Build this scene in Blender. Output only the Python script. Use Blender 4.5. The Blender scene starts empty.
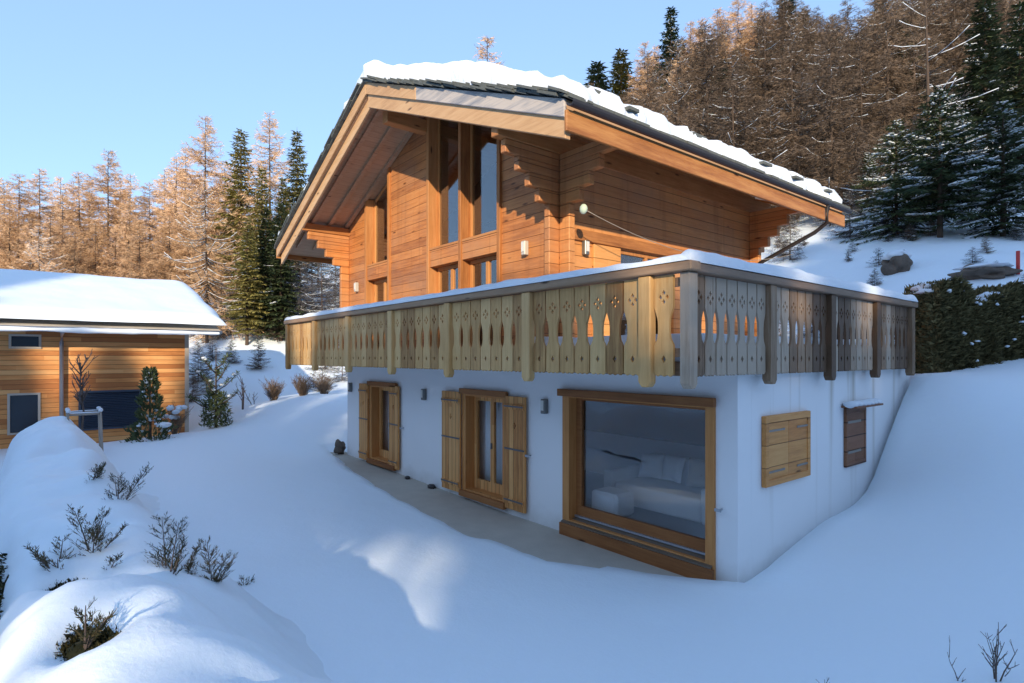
import bpy, bmesh, math, random
import numpy as np
from mathutils import Vector, Matrix, noise
from mathutils.geometry import tessellate_polygon

R = math.radians
S = bpy.context.scene
COL = S.collection
rnd = random.Random(7)

# ------------------------------------------------------------------ camera
FPX, HZ, YAW = 576.0, 357.0, R(39.2)
CAM = Vector((3.90, -6.92, 3.0))
ca, sa = math.cos(YAW), math.sin(YAW)
FW = Vector((-ca, sa, 0))
RT = Vector((sa, ca, 0))
cd = bpy.data.cameras.new("camera")
cam = bpy.data.objects.new("camera", cd)
COL.objects.link(cam)
cam.location = CAM
cam.rotation_euler = (R(90), 0, math.atan2(-FW.x, FW.y))
cd.sensor_width = 36.0
cd.lens = FPX / 1024 * 36.0
cd.shift_y = (HZ - 341.5) / 1024.0
cd.clip_end = 3000
cd.clip_start = 0.05
S.camera = cam
S.render.resolution_x, S.render.resolution_y = 1024, 683

# ------------------------------------------------------------------ sky, sun, exposure
SUN_AZ = Vector((0.75, -0.66, 0)).normalized()
SUN_EL = R(17)
w = bpy.data.worlds.new("World")
S.world = w
w.use_nodes = True
wt = w.node_tree
sky = wt.nodes.new("ShaderNodeTexSky")
sky.sky_type = 'NISHITA'
sky.sun_disc = False
sky.sun_elevation = SUN_EL
sky.sun_rotation = math.atan2(SUN_AZ.x, SUN_AZ.y)
sky.altitude = 1300
sky.air_density = 1.0
sky.dust_density = 1.0
sky.ozone_density = 6.5
bg = wt.nodes["Background"]
bg.inputs[1].default_value = 0.15
gm = wt.nodes.new("ShaderNodeGamma")      # evens out the dome a little, as the photograph's tone curve does
gm.inputs[1].default_value = 0.42
wt.links.new(sky.outputs[0], gm.inputs[0])
hs = wt.nodes.new("ShaderNodeHueSaturation")
hs.inputs["Hue"].default_value = 0.509
hs.inputs["Saturation"].default_value = 1.18
hs.inputs["Value"].default_value = 1.44
wt.links.new(gm.outputs[0], hs.inputs["Color"])
wt.links.new(hs.outputs[0], bg.inputs[0])
sd = bpy.data.lights.new("sun", 'SUN')
sun = bpy.data.objects.new("sun", sd)
COL.objects.link(sun)
sd.energy = 1.7
sd.angle = R(0.7)
sd.color = (1.0, 0.83, 0.62)
to_sun = Vector((SUN_AZ.x * math.cos(SUN_EL), SUN_AZ.y * math.cos(SUN_EL), math.sin(SUN_EL)))
sun.rotation_euler = to_sun.to_track_quat('Z', 'Y').to_euler()
S.view_settings.view_transform = 'Standard'
S.view_settings.look = 'None'
S.view_settings.exposure = 1.70
S.view_settings.gamma = 1.0


# ------------------------------------------------------------------ camera geometry (used to read distances off the photograph)
def ray(px, py):
    s = (px - 512) / FPX
    return FW + RT * s + Vector((0, 0, -(py - HZ) / FPX))


def atd(px, py, d):
    return CAM + ray(px, py) * d


def proj(p):
    v = Vector(p) - CAM
    d = v.dot(FW)
    return 512 + FPX * v.dot(RT) / d, HZ - FPX * v.z / d, d


# ------------------------------------------------------------------ materials
def mat(name, rough=0.6, spec=0.3):
    m = bpy.data.materials.new(name)
    m.use_nodes = True
    b = m.node_tree.nodes["Principled BSDF"]
    b.inputs["Roughness"].default_value = rough
    b.inputs["Specular IOR Level"].default_value = spec
    return m, m.node_tree, b


def N(nt, typ, **kw):
    n = nt.nodes.new(typ)
    for k, v in kw.items():
        setattr(n, k, v)
    return n


def L(nt, a, b):
    nt.links.new(a, b)


def math_n(nt, op, a, b=None):
    n = N(nt, "ShaderNodeMath", operation=op)
    for i, v in enumerate((a, b)):
        if v is None:
            continue
        if isinstance(v, (int, float)):
            n.inputs[i].default_value = v
        else:
            L(nt, v, n.inputs[i])
    return n.outputs[0]


def ramp(nt, fac, stops):
    n = N(nt, "ShaderNodeValToRGB")
    e = n.color_ramp.elements
    while len(e) < len(stops):
        e.new(0.5)
    for i, (p, c) in enumerate(stops):
        e[i].position = p
        e[i].color = (*c, 1)
    L(nt, fac, n.inputs[0])
    return n.outputs[0]


def mixc(nt, fac, a, b, blend='MIX'):
    n = N(nt, "ShaderNodeMix", data_type='RGBA', blend_type=blend)
    if isinstance(fac, (int, float)):
        n.inputs[0].default_value = fac
    else:
        L(nt, fac, n.inputs[0])
    for i, v in ((6, a), (7, b)):
        if isinstance(v, tuple):
            n.inputs[i].default_value = (*v, 1)
        else:
            L(nt, v, n.inputs[i])
    return n.outputs[2]


def noise_n(nt, vec, scale, detail=4, rough=0.55, vscale=None):
    if vscale:
        mp = N(nt, "ShaderNodeMapping")
        mp.inputs["Scale"].default_value = vscale
        L(nt, vec, mp.inputs[0])
        vec = mp.outputs[0]
    n = N(nt, "ShaderNodeTexNoise")
    n.inputs["Scale"].default_value = scale
    n.inputs["Detail"].default_value = detail
    n.inputs["Roughness"].default_value = rough
    L(nt, vec, n.inputs["Vector"])
    return n.outputs["Fac"]


def bump(nt, b, h, strength, dist):
    n = N(nt, "ShaderNodeBump")
    n.inputs["Strength"].default_value = strength
    n.inputs["Distance"].default_value = dist
    L(nt, h, n.inputs["Height"])
    L(nt, n.outputs[0], b.inputs["Normal"])
    return n


def snow_mat(name="snow", col=(0.835, 0.92, 0.975), bs=0.25):
    m, nt, b = mat(name, 0.55, 0.25)
    g = N(nt, "ShaderNodeNewGeometry").outputs["Position"]
    n1 = noise_n(nt, g, 2.2, 3)
    n2 = noise_n(nt, g, 26, 4, 0.6)
    n3 = noise_n(nt, g, 160, 2, 0.6)
    h = math_n(nt, 'ADD', math_n(nt, 'MULTIPLY', n1, 0.5), math_n(nt, 'ADD', math_n(nt, 'MULTIPLY', n2, 0.15), math_n(nt, 'MULTIPLY', n3, 0.04)))
    bump(nt, b, h, bs, 0.12)
    c = mixc(nt, n2, tuple(x * 0.97 for x in col), col)
    L(nt, c, b.inputs["Base Color"])
    b.inputs["Subsurface Weight"].default_value = 0.15
    b.inputs["Subsurface Radius"].default_value = (0.03, 0.04, 0.06)
    b.inputs["Subsurface Scale"].default_value = 0.4
    return m


def wood_mat(name, dark, mid, light, axis='Z', plank=0.0, along='X', rough=0.55, grain=1.0, knots=True, joint=0.018, spread=0.6, rand=0.25, jd=0.42, blen=3.4, contrast=1.0, weather=0.0):
    """Timber: grain stretched along one world axis, optional plank courses stacked along another."""
    m, nt, b = mat(name, rough, 0.3)
    pos = N(nt, "ShaderNodeNewGeometry").outputs["Position"]
    oi = N(nt, "ShaderNodeObjectInfo").outputs["Random"]
    sep = N(nt, "ShaderNodeSeparateXYZ")
    L(nt, pos, sep.inputs[0])
    sc = {'X': (0.16, 2.4, 2.4), 'Y': (2.4, 0.16, 2.4), 'Z': (2.4, 2.4, 0.16)}[along]
    off = N(nt, "ShaderNodeVectorMath", operation='ADD')
    L(nt, pos, off.inputs[0])
    cmb = N(nt, "ShaderNodeCombineXYZ")
    r50 = math_n(nt, 'MULTIPLY', oi, 57.0)
    for i in range(3):
        L(nt, r50, cmb.inputs[i])
    L(nt, cmb.outputs[0], off.inputs[1])
    vec = off.outputs[0]
    fac = None
    pid = None
    if plank:
        q = math_n(nt, 'DIVIDE', sep.outputs[axis], plank)
        pid = math_n(nt, 'FLOOR', q)
        fr = math_n(nt, 'FRACT', q)
        wn0 = N(nt, "ShaderNodeTexWhiteNoise", noise_dimensions='1D')
        L(nt, pid, wn0.inputs["W"])
        # boards end somewhere along the course
        q2 = math_n(nt, 'ADD', math_n(nt, 'DIVIDE', sep.outputs[along], blen), math_n(nt, 'MULTIPLY', wn0.outputs[0], 9.0))
        bid = math_n(nt, 'ADD', math_n(nt, 'MULTIPLY', pid, 13.7), math_n(nt, 'FLOOR', q2))
        wn = N(nt, "ShaderNodeTexWhiteNoise", noise_dimensions='1D')
        L(nt, bid, wn.inputs["W"])
        prand = wn.outputs[0]
        offp = N(nt, "ShaderNodeVectorMath", operation='ADD')
        cm2 = N(nt, "ShaderNodeCombineXYZ")
        p31 = math_n(nt, 'MULTIPLY', prand, 31.0)
        for i in range(3):
            L(nt, p31, cm2.inputs[i])
        L(nt, vec, offp.inputs[0])
        L(nt, cm2.outputs[0], offp.inputs[1])
        vec = offp.outputs[0]
    n1 = noise_n(nt, vec, 9.0 * grain, 5, 0.62, sc)
    n2 = noise_n(nt, vec, 60.0 * grain, 3, 0.6, sc)
    n3 = noise_n(nt, pos, 0.9, 3, 0.6)
    f = math_n(nt, 'ADD', math_n(nt, 'MULTIPLY', n1, 0.62), math_n(nt, 'ADD', math_n(nt, 'MULTIPLY', n2, 0.22), math_n(nt, 'MULTIPLY', n3, 0.30)))
    if plank:
        f = math_n(nt, 'ADD', f, math_n(nt, 'MULTIPLY', math_n(nt, 'SUBTRACT', prand, 0.5), spread * 0.55))
    f = math_n(nt, 'ADD', f, math_n(nt, 'MULTIPLY', math_n(nt, 'SUBTRACT', oi, 0.5), rand))
    if contrast != 1.0:
        f = math_n(nt, 'ADD', math_n(nt, 'MULTIPLY', math_n(nt, 'SUBTRACT', f, 0.55), contrast), 0.55)
    c = ramp(nt, f, [(0.28, dark), (0.52, mid), (0.82, light)])
    if weather:
        wf = ramp(nt, noise_n(nt, pos, 0.55, 5, 0.65, (1, 1, 1.8)), [(0.42, (0, 0, 0)), (0.68, (1, 1, 1))])
        c = mixc(nt, math_n(nt, 'MULTIPLY', wf, weather), c, (0.36, 0.20, 0.115))
        drip = ramp(nt, noise_n(nt, pos, 1.0, 4, 0.6, (5, 5, 0.25)), [(0.55, (0, 0, 0)), (0.72, (1, 1, 1))])
        c = mixc(nt, math_n(nt, 'MULTIPLY', drip, weather * 0.6), c, tuple(x * 0.75 for x in dark))
    if knots:
        v = N(nt, "ShaderNodeTexVoronoi", feature='F1')
        mp = N(nt, "ShaderNodeMapping")
        mp.inputs["Scale"].default_value = {'X': (1.3, 5, 5), 'Y': (5, 1.3, 5), 'Z': (5, 5, 1.3)}[along]
        L(nt, vec, mp.inputs[0])
        L(nt, mp.outputs[0], v.inputs["Vector"])
        v.inputs["Scale"].default_value = 0.9
        kf = ramp(nt, v.outputs["Distance"], [(0.05, (1, 1, 1)), (0.13, (0, 0, 0))])
        c = mixc(nt, kf, c, tuple(x * 0.45 for x in dark))
    hh = math_n(nt, 'ADD', math_n(nt, 'MULTIPLY', n1, 0.12), math_n(nt, 'MULTIPLY', n2, 0.1))
    if plank:
        e = math_n(nt, 'MINIMUM', fr, math_n(nt, 'SUBTRACT', 1.0, fr))
        jr = ramp(nt, e, [(joint * 0.45, (0, 0, 0)), (joint * 2.0, (1, 1, 1))])
        c = mixc(nt, jr, tuple(x * jd for x in dark), c)
        hh = math_n(nt, 'ADD', hh, jr)
    L(nt, c, b.inputs["Base Color"])
    bump(nt, b, hh, 0.5, 0.015)
    return m


def plain_mat(name, col, rough=0.6, spec=0.3, var=0.15, scale=6, metallic=0.0, bs=0.0):
    m, nt, b = mat(name, rough, spec)
    g = N(nt, "ShaderNodeNewGeometry").outputs["Position"]
    n1 = noise_n(nt, g, scale, 5, 0.6)
    c = mixc(nt, n1, tuple(x * (1 - var) for x in col), tuple(min(1, x * (1 + var)) for x in col))
    L(nt, c, b.inputs["Base Color"])
    b.inputs["Metallic"].default_value = metallic
    if bs:
        bump(nt, b, noise_n(nt, g, scale * 9, 4), bs, 0.02)
    return m


def leaf_mat(name, a, b_, scale=1.5, rand=True, transl=0.0):
    m, nt, b = mat(name, 0.7, 0.15)
    g = N(nt, "ShaderNodeNewGeometry")
    oi = N(nt, "ShaderNodeObjectInfo")
    n1 = noise_n(nt, g.outputs["Position"], scale, 3)
    f = math_n(nt, 'ADD', math_n(nt, 'MULTIPLY', n1, 0.5), math_n(nt, 'MULTIPLY', g.outputs["Random Per Island"], 0.5))
    if rand:
        f = math_n(nt, 'ADD', f, math_n(nt, 'MULTIPLY', math_n(nt, 'SUBTRACT', oi.outputs["Random"], 0.5), 0.5))
    c = ramp(nt, f, [(0.25, a), (0.8, b_)])
    L(nt, c, b.inputs["Base Color"])
    return m


def glass_mat(name, ior=1.9, tint=(0.95, 0.96, 0.97)):
    m = bpy.data.materials.new(name)
    m.use_nodes = True
    nt = m.node_tree
    nt.nodes.clear()
    out = N(nt, "ShaderNodeOutputMaterial")
    fr = N(nt, "ShaderNodeFresnel")
    gi = N(nt, "ShaderNodeNewGeometry")
    mi = N(nt, "ShaderNodeMix")
    L(nt, gi.outputs["Backfacing"], mi.inputs[0])
    mi.inputs[2].default_value = ior
    mi.inputs[3].default_value = 1.0 / ior
    L(nt, mi.outputs[0], fr.inputs[0])
    t = N(nt, "ShaderNodeBsdfTransparent")
    t.inputs[0].default_value = (*tint, 1)
    g = N(nt, "ShaderNodeBsdfGlossy")
    g.inputs["Roughness"].default_value = 0.0
    mx = N(nt, "ShaderNodeMixShader")
    L(nt, fr.outputs[0], mx.inputs[0])
    L(nt, t.outputs[0], mx.inputs[1])
    L(nt, g.outputs[0], mx.inputs[2])
    L(nt, mx.outputs[0], out.inputs[0])
    return m


def stucco_mat():
    m, nt, b = mat("white_render", 0.85, 0.15)
    g = N(nt, "ShaderNodeNewGeometry").outputs["Position"]
    n1 = noise_n(nt, g, 0.8, 4)
    # rain streaks run down from the terrace edge on the side wall
    st = noise_n(nt, g, 1.0, 3, 0.6, (0.02, 1.7, 0.06))
    sep = N(nt, "ShaderNodeSeparateXYZ")
    L(nt, g, sep.inputs[0])
    up = ramp(nt, math_n(nt, 'DIVIDE', sep.outputs['Z'], 3.0), [(0.05, (0.1, 0.1, 0.1)), (0.95, (1, 1, 1))])
    sidef = ramp(nt, math_n(nt, 'ADD', sep.outputs['X'], 0.5), [(0.40, (0, 0, 0)), (0.48, (1, 1, 1))])
    sf = ramp(nt, st, [(0.56, (0, 0, 0)), (0.68, (1, 1, 1))])
    k = mixc(nt, 1.0, mixc(nt, 1.0, sf, up, 'MULTIPLY'), sidef, 'MULTIPLY')
    kk = math_n(nt, 'MULTIPLY', k, 0.8)
    c = mixc(nt, n1, (0.83, 0.83, 0.82), (0.90, 0.90, 0.89))
    c = mixc(nt, kk, c, (0.42, 0.36, 0.26))
    damp = ramp(nt, math_n(nt, 'ADD', sep.outputs['Z'], math_n(nt, 'MULTIPLY', noise_n(nt, g, 2.5, 4), 0.5)), [(0.25, (1, 1, 1)), (0.62, (0, 0, 0))])
    c = mixc(nt, math_n(nt, 'MULTIPLY', damp, 0.45), c, (0.50, 0.47, 0.42))
    L(nt, c, b.inputs["Base Color"])
    bump(nt, b, noise_n(nt, g, 90, 4), 0.25, 0.01)
    return m


M = {}
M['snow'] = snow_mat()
M['roof_snow'] = snow_mat("roof_snow", (0.77, 0.83, 0.88), bs=0.45)  # greyer than the ground snow, putting roof shade into the colour
M['stucco'] = stucco_mat()
WD, WM, WL = (0.30, 0.100, 0.029), (0.55, 0.212, 0.062), (0.70, 0.32, 0.108)
M['wallX'] = wood_mat("larch_wall_front", WD, WM, WL, 'Z', 0.20, 'X', spread=0.42, blen=6.5, jd=0.5, weather=0.6)
M['wallY'] = wood_mat("larch_wall_side", WD, WM, WL, 'Z', 0.20, 'Y', spread=0.42, blen=6.5, jd=0.5, weather=0.6)
TD, TM, TL = (0.24, 0.085, 0.024), (0.44, 0.180, 0.055), (0.60, 0.285, 0.105)
M['timX'] = wood_mat("timber_x", TD, TM, TL, along='X')
M['timY'] = wood_mat("timber_y", TD, TM, TL, along='Y')
M['timZ'] = wood_mat("timber_z", TD, TM, TL, along='Z')
M['fascia'] = wood_mat("fascia_timber", (0.14, 0.048, 0.014), (0.36, 0.140, 0.040), (0.62, 0.31, 0.10), along='Y', grain=0.6, rand=0.1)
M['rakeX'] = wood_mat("pale_barge_timber", (0.36, 0.19, 0.085), (0.55, 0.33, 0.16), (0.66, 0.44, 0.24), along='X')
M['grayX'] = wood_mat("weathered_barge_timber", (0.08, 0.09, 0.11), (0.27, 0.27, 0.28), (0.52, 0.46, 0.40), along='X', grain=0.35, knots=False, contrast=2.2)
M['soffit'] = wood_mat("soffit_boards", (0.36, 0.20, 0.10), (0.47, 0.285, 0.155), (0.56, 0.36, 0.21), 'X', 0.16, 'Y', spread=0.25, joint=0.015, jd=0.9, blen=20)
M['frame'] = wood_mat("window_frame_timber", (0.32, 0.120, 0.034), (0.52, 0.22, 0.066), (0.64, 0.31, 0.105), along='Z')
M['frameX'] = wood_mat("window_rail_timber", (0.16, 0.058, 0.018), (0.30, 0.115, 0.036), (0.42, 0.185, 0.062), along='X')
M['shut'] = wood_mat("shutter_timber", (0.42, 0.17, 0.05), (0.66, 0.31, 0.10), (0.78, 0.43, 0.16), 'X', 0.13, 'Z', joint=0.03)
M['shutY'] = wood_mat("side_shutter_timber", (0.45, 0.18, 0.052), (0.66, 0.30, 0.09), (0.76, 0.40, 0.14), 'Z', 0.30, 'Y', joint=0.012, spread=0.3)
M['shut_dark'] = wood_mat("dark_shutter_timber", (0.12, 0.045, 0.02), (0.20, 0.085, 0.04), (0.28, 0.13, 0.07), 'Z', 0.24, 'Y', joint=0.03)
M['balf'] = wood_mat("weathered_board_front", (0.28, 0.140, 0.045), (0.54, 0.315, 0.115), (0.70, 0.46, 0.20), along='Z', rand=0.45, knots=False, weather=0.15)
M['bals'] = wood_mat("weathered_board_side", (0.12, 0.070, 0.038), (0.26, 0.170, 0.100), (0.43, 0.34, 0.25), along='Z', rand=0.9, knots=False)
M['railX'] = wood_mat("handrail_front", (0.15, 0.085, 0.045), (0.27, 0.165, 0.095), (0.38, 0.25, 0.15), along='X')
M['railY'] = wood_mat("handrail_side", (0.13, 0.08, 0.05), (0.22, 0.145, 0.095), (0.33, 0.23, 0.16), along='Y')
M['nwall'] = wood_mat("neighbour_cladding", (0.44, 0.165, 0.050), (0.68, 0.295, 0.092), (0.80, 0.42, 0.16), 'Z', 0.145, 'Y', spread=1.1, knots=False, joint=0.03)
M['slate'] = plain_mat("stone_slab", (0.115, 0.125, 0.115), 0.8, 0.2, 0.5, 7, bs=0.5)
M['gutter'] = plain_mat("dark_gutter_metal", (0.05, 0.045, 0.045), 0.45, 0.5, 0.2, 8, 0.4)
M['zinc'] = plain_mat("zinc", (0.42, 0.44, 0.47), 0.45, 0.5, 0.15, 8, 0.6)
M['hinge'] = plain_mat("dull_hinge_metal", (0.30, 0.27, 0.23), 0.6, 0.4, 0.2, 20, 0.3)
M['iron'] = plain_mat("iron", (0.16, 0.16, 0.16), 0.5, 0.5, 0.2, 20, 0.5)
M['lamp'] = plain_mat("lamp_metal", (0.20, 0.20, 0.19), 0.4, 0.5, 0.1, 20, 0.5)
M['lampglass'] = plain_mat("lamp_opal_glass", (0.70, 0.70, 0.64), 0.3, 0.5, 0.05)
M['glass'] = glass_mat("window_glass")
M['glass_sky'] = glass_mat("coated_window_glass", 2.3, (0.85, 0.88, 0.9))
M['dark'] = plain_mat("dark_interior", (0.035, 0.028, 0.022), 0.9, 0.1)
M['room_wall'] = plain_mat("room_wall", (0.84, 0.84, 0.85), 0.9, 0.1, 0.05)
M['room_floor'] = plain_mat("room_floor", (0.30, 0.30, 0.31), 0.6, 0.3, 0.1)
M['sofa'] = plain_mat("white_upholstery", (0.78, 0.77, 0.74), 0.9, 0.1, 0.06, 9, bs=0.1)
M['cushion'] = plain_mat("beige_cushion", (0.55, 0.47, 0.38), 0.9, 0.1, 0.1, 20)
M['curtain'] = plain_mat("white_curtain", (0.72, 0.72, 0.70), 0.9, 0.1, 0.08, 5)
M['bark'] = plain_mat("bark", (0.095, 0.068, 0.050), 0.9, 0.1, 0.4, 5, bs=0.6)
M['twig'] = leaf_mat("larch_twigs", (0.54, 0.335, 0.175), (0.90, 0.63, 0.395), 0.8)
M['twig_brown'] = leaf_mat("brown_twigs", (0.095, 0.070, 0.050), (0.26, 0.185, 0.125), 0.8)  # darkened to put shade into the hillside larches; also colours brown shrubs
M['twig_grey'] = leaf_mat("grey_twigs", (0.05, 0.048, 0.048), (0.16, 0.15, 0.15), 0.8)
M['stem'] = plain_mat("bare_stem", (0.13, 0.10, 0.085), 0.8, 0.2, 0.3, 12)
M['needle'] = leaf_mat("spruce_needles", (0.030, 0.050, 0.024), (0.115, 0.140, 0.060), 1.2)
M['needle_y'] = leaf_mat("olive_needles", (0.12, 0.12, 0.034), (0.36, 0.31, 0.10), 1.2)
M['thuja'] = leaf_mat("thuja_leaves", (0.018, 0.020, 0.008), (0.072, 0.062, 0.024), 2.0, False)
M['hedge_leaf'] = leaf_mat("dark_hedge_leaves", (0.075, 0.068, 0.030), (0.24, 0.20, 0.09), 2.0, False)
M['thuja_tip'] = leaf_mat("thuja_sprig", (0.040, 0.042, 0.020), (0.150, 0.112, 0.058), 3.0)
M['concrete'] = plain_mat("paving", (0.50, 0.46, 0.39), 0.85, 0.2, 0.15, 3, bs=0.25)
M['rock'] = plain_mat("rock", (0.15, 0.120, 0.095), 0.9, 0.2, 0.7, 3.5, bs=1.0)
M['red'] = plain_mat("red_paint", (0.55, 0.06, 0.05), 0.6, 0.3)
M['blind'] = plain_mat("blind_slats", (0.045, 0.065, 0.10), 0.45, 0.5, 0.1)
M['wframe'] = plain_mat("pale_window_trim", (0.50, 0.44, 0.36), 0.6, 0.3, 0.1)
M['wstake'] = plain_mat("stake_wood", (0.36, 0.32, 0.27), 0.8, 0.2, 0.2, 10)
M['grey_cable'] = plain_mat("pale_cable", (0.34, 0.30, 0.25), 0.6, 0.3, 0.05)
M['socket'] = plain_mat("pale_green_plastic", (0.55, 0.66, 0.50), 0.5, 0.4, 0.05)
M['hpanel'] = plain_mat("dark_glass", (0.02, 0.025, 0.035), 0.12, 0.6, 0.1)


# ------------------------------------------------------------------ mesh helpers
class MB:
    def __init__(s):
        s.v, s.f, s.sm = [], [], []

    def add(s, vs, fs, smooth=False):
        o = len(s.v)
        s.v.extend([tuple(p) for p in vs])
        s.f.extend([tuple(i + o for i in f) for f in fs])
        s.sm.extend([smooth] * len(fs))

    def box(s, x0, x1, y0, y1, z0, z1):
        v = [(x, y, z) for z in (z0, z1) for y in (y0, y1) for x in (x0, x1)]
        s.add(v, [(0, 2, 3, 1), (4, 5, 7, 6), (0, 1, 5, 4), (2, 6, 7, 3), (0, 4, 6, 2), (1, 3, 7, 5)])

    def prism(s, poly, plane, a, b, holes=()):
        """extrude a 2-D polygon (with holes); plane 'xz' goes along y, 'yz' along x, 'xy' along z"""
        def P(p, t):
            return {'xz': (p[0], t, p[1]), 'yz': (t, p[0], p[1]), 'xy': (p[0], p[1], t)}[plane]
        loops = [list(poly)] + [list(h) for h in holes]
        flat = [p for l in loops for p in l]
        tris = tessellate_polygon([[Vector((p[0], p[1], 0)) for p in l] for l in loops])
        n = len(flat)
        o = len(s.v)
        s.v.extend([P(p, a) for p in flat] + [P(p, b) for p in flat])
        for t in tris:
            s.f.append(tuple(o + i for i in t))
            s.f.append(tuple(o + n + i for i in reversed(t)))
            s.sm.extend([False, False])
        k = 0
        for l in loops:
            for i in range(len(l)):
                i0, i1 = k + i, k + (i + 1) % len(l)
                s.f.append((o + i0, o + i1, o + n + i1, o + n + i0))
                s.sm.append(False)
            k += len(l)

    def tube(s, pts, rad, n=6, cap=True):
        pts = [Vector(p) for p in pts]
        if not isinstance(rad, (list, tuple)):
            rad = [rad] * len(pts)
        o = len(s.v)
        for i, p in enumerate(pts):
            t = (pts[min(i + 1, len(pts) - 1)] - pts[max(i - 1, 0)])
            if t.length < 1e-6:
                t = Vector((0, 0, 1))
            t.normalize()
            u = t.cross(Vector((0.3, 0.2, 1)) if abs(t.z) < 0.9 else Vector((1, 0.1, 0)))
            u.normalize()
            q = t.cross(u)
            for k in range(n):
                a = 2 * math.pi * k / n
                s.v.append(tuple(p + (u * math.cos(a) + q * math.sin(a)) * rad[i]))
        for i in range(len(pts) - 1):
            for k in range(n):
                s.f.append((o + i * n + k, o + i * n + (k + 1) % n, o + (i + 1) * n + (k + 1) % n, o + (i + 1) * n + k))
                s.sm.append(True)
        if cap:
            s.f.append(tuple(o + k for k in reversed(range(n))))
            s.f.append(tuple(o + (len(pts) - 1) * n + k for k in range(n)))
            s.sm.extend([False, False])

    def strip(s, p, q, w, up):
        """a thin tapered blade from p to q"""
        d = (q - p)
        sd_ = d.cross(up)
        if sd_.length < 1e-6:
            sd_ = d.cross(Vector((1, 0.3, 0)))
        sd_.normalize()
        sd_ *= w * 0.5
        mdl = p + d * 0.45
        o = len(s.v)
        s.v.extend([tuple(p), tuple(mdl + sd_), tuple(q), tuple(mdl - sd_)])
        s.f.append((o, o + 1, o + 2, o + 3))
        s.sm.append(False)

    def blob(s, c, rx, ry, rz, seed=0, n=8, m=5, amp=0.18):
        o = len(s.v)
        c = Vector(c)
        for i in range(m + 1):
            th = math.pi * i / m
            for k in range(n):
                ph = 2 * math.pi * k / n
                d = Vector((math.sin(th) * math.cos(ph), math.sin(th) * math.sin(ph), math.cos(th)))
                r = 1 + amp * noise.noise(d * 1.7 + Vector((seed * 3.1, seed * 1.7, 0)))
                s.v.append((c.x + d.x * rx * r, c.y + d.y * ry * r, c.z + d.z * rz * r))
        for i in range(m):
            for k in range(n):
                s.f.append((o + i * n + k, o + (i + 1) * n + k, o + (i + 1) * n + (k + 1) % n, o + i * n + (k + 1) % n))
                s.sm.append(True)

    def build(s, name, material, parent=None, origin=None, bevel=0.0, fix=True):
        o3 = Vector(origin) if origin is not None else Vector((0, 0, 0))
        if parent is not None and origin is None:
            p = parent
            while p is not None:
                o3 = o3 + Vector(p.location)
                p = p.parent
        me = bpy.data.meshes.new(name)
        me.from_pydata([(a - o3.x, b - o3.y, c - o3.z) for a, b, c in s.v], [], s.f)
        me.polygons.foreach_set("use_smooth", s.sm)
        if fix:
            bm = bmesh.new()
            bm.from_mesh(me)
            bmesh.ops.recalc_face_normals(bm, faces=bm.faces)
            bm.to_mesh(me)
            bm.free()
        me.materials.append(material)
        ob = bpy.data.objects.new(name, me)
        COL.objects.link(ob)
        if parent is not None:
            ob.parent = parent
        elif origin is not None:
            ob.location = o3
        if bevel:
            bv = ob.modifiers.new("bevel", 'BEVEL')
            bv.width = bevel
            bv.segments = 1
            bv.limit_method = 'ANGLE'
        return ob


def tag(o, label=None, cat=None, group=None, kind=None):
    for k, v in (("label", label), ("category", cat), ("group", group), ("kind", kind)):
        if v:
            o[k] = v
    return o


def empty(name, loc, label, cat, group=None):
    o = bpy.data.objects.new(name, None)
    o.empty_display_size = 0.2
    COL.objects.link(o)
    o.location = loc
    return tag(o, label, cat, group)


def copy_tree(o, parent=None):
    c = o.copy()
    COL.objects.link(c)
    c.parent = parent
    for ch in o.children:
        copy_tree(ch, c)
    return c


def fbm(x, y, z=0.0, oct=4):
    a, s_, f = 1.0, 0.0, 1.0
    for _ in range(oct):
        s_ += a * noise.noise(Vector((x * f, y * f, z + 7.3 * f)))
        a *= 0.5
        f *= 2.03
    return s_


def sstep(a, b, x):
    t = min(1.0, max(0.0, (x - a) / (b - a)))
    return t * t * (3 - 2 * t)


# ------------------------------------------------------------------ terrain
ctrl = [(0.05, 0, 0.15), (0.05, 0.7, 0.27), (0.05, 2.34, 0.54), (0.05, 4.15, 0.83), (0.05, 4.5, 1.15), (0.05, 5.15, 1.72), (0.05, 6.1, 2.4),
        (0.4, 7.0, 2.7), (-3, 8, 2.6), (-8, 8.5, 2.0), (-12.5, 8, 1.3), (-12.6, 3, 0.75), (-12.4, 0, 0.27),
        (-6, 0, 0.08), (-6, -1.6, 0.13), (-10, -1.5, 0.25), (-2, -1.4, 0.10), (0.2, -1.0, 0.05), (-3, -3.3, 0.12), (-1, -4.5, 0.06), (-6, -5.0, 0.20),
        (-10, -5, 0.40), (-14, -5, 0.62), (2.8, 0.1, 0.55), (2, -2, 0.25), (3.9, -5, 0.3), (1.0, -3.5, 0.12),
        (5, 3, 1.75), (3, 4, 1.75), (8, -1, 1.3), (9, 3, 2.6), (12, -6, 1.5)]
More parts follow.
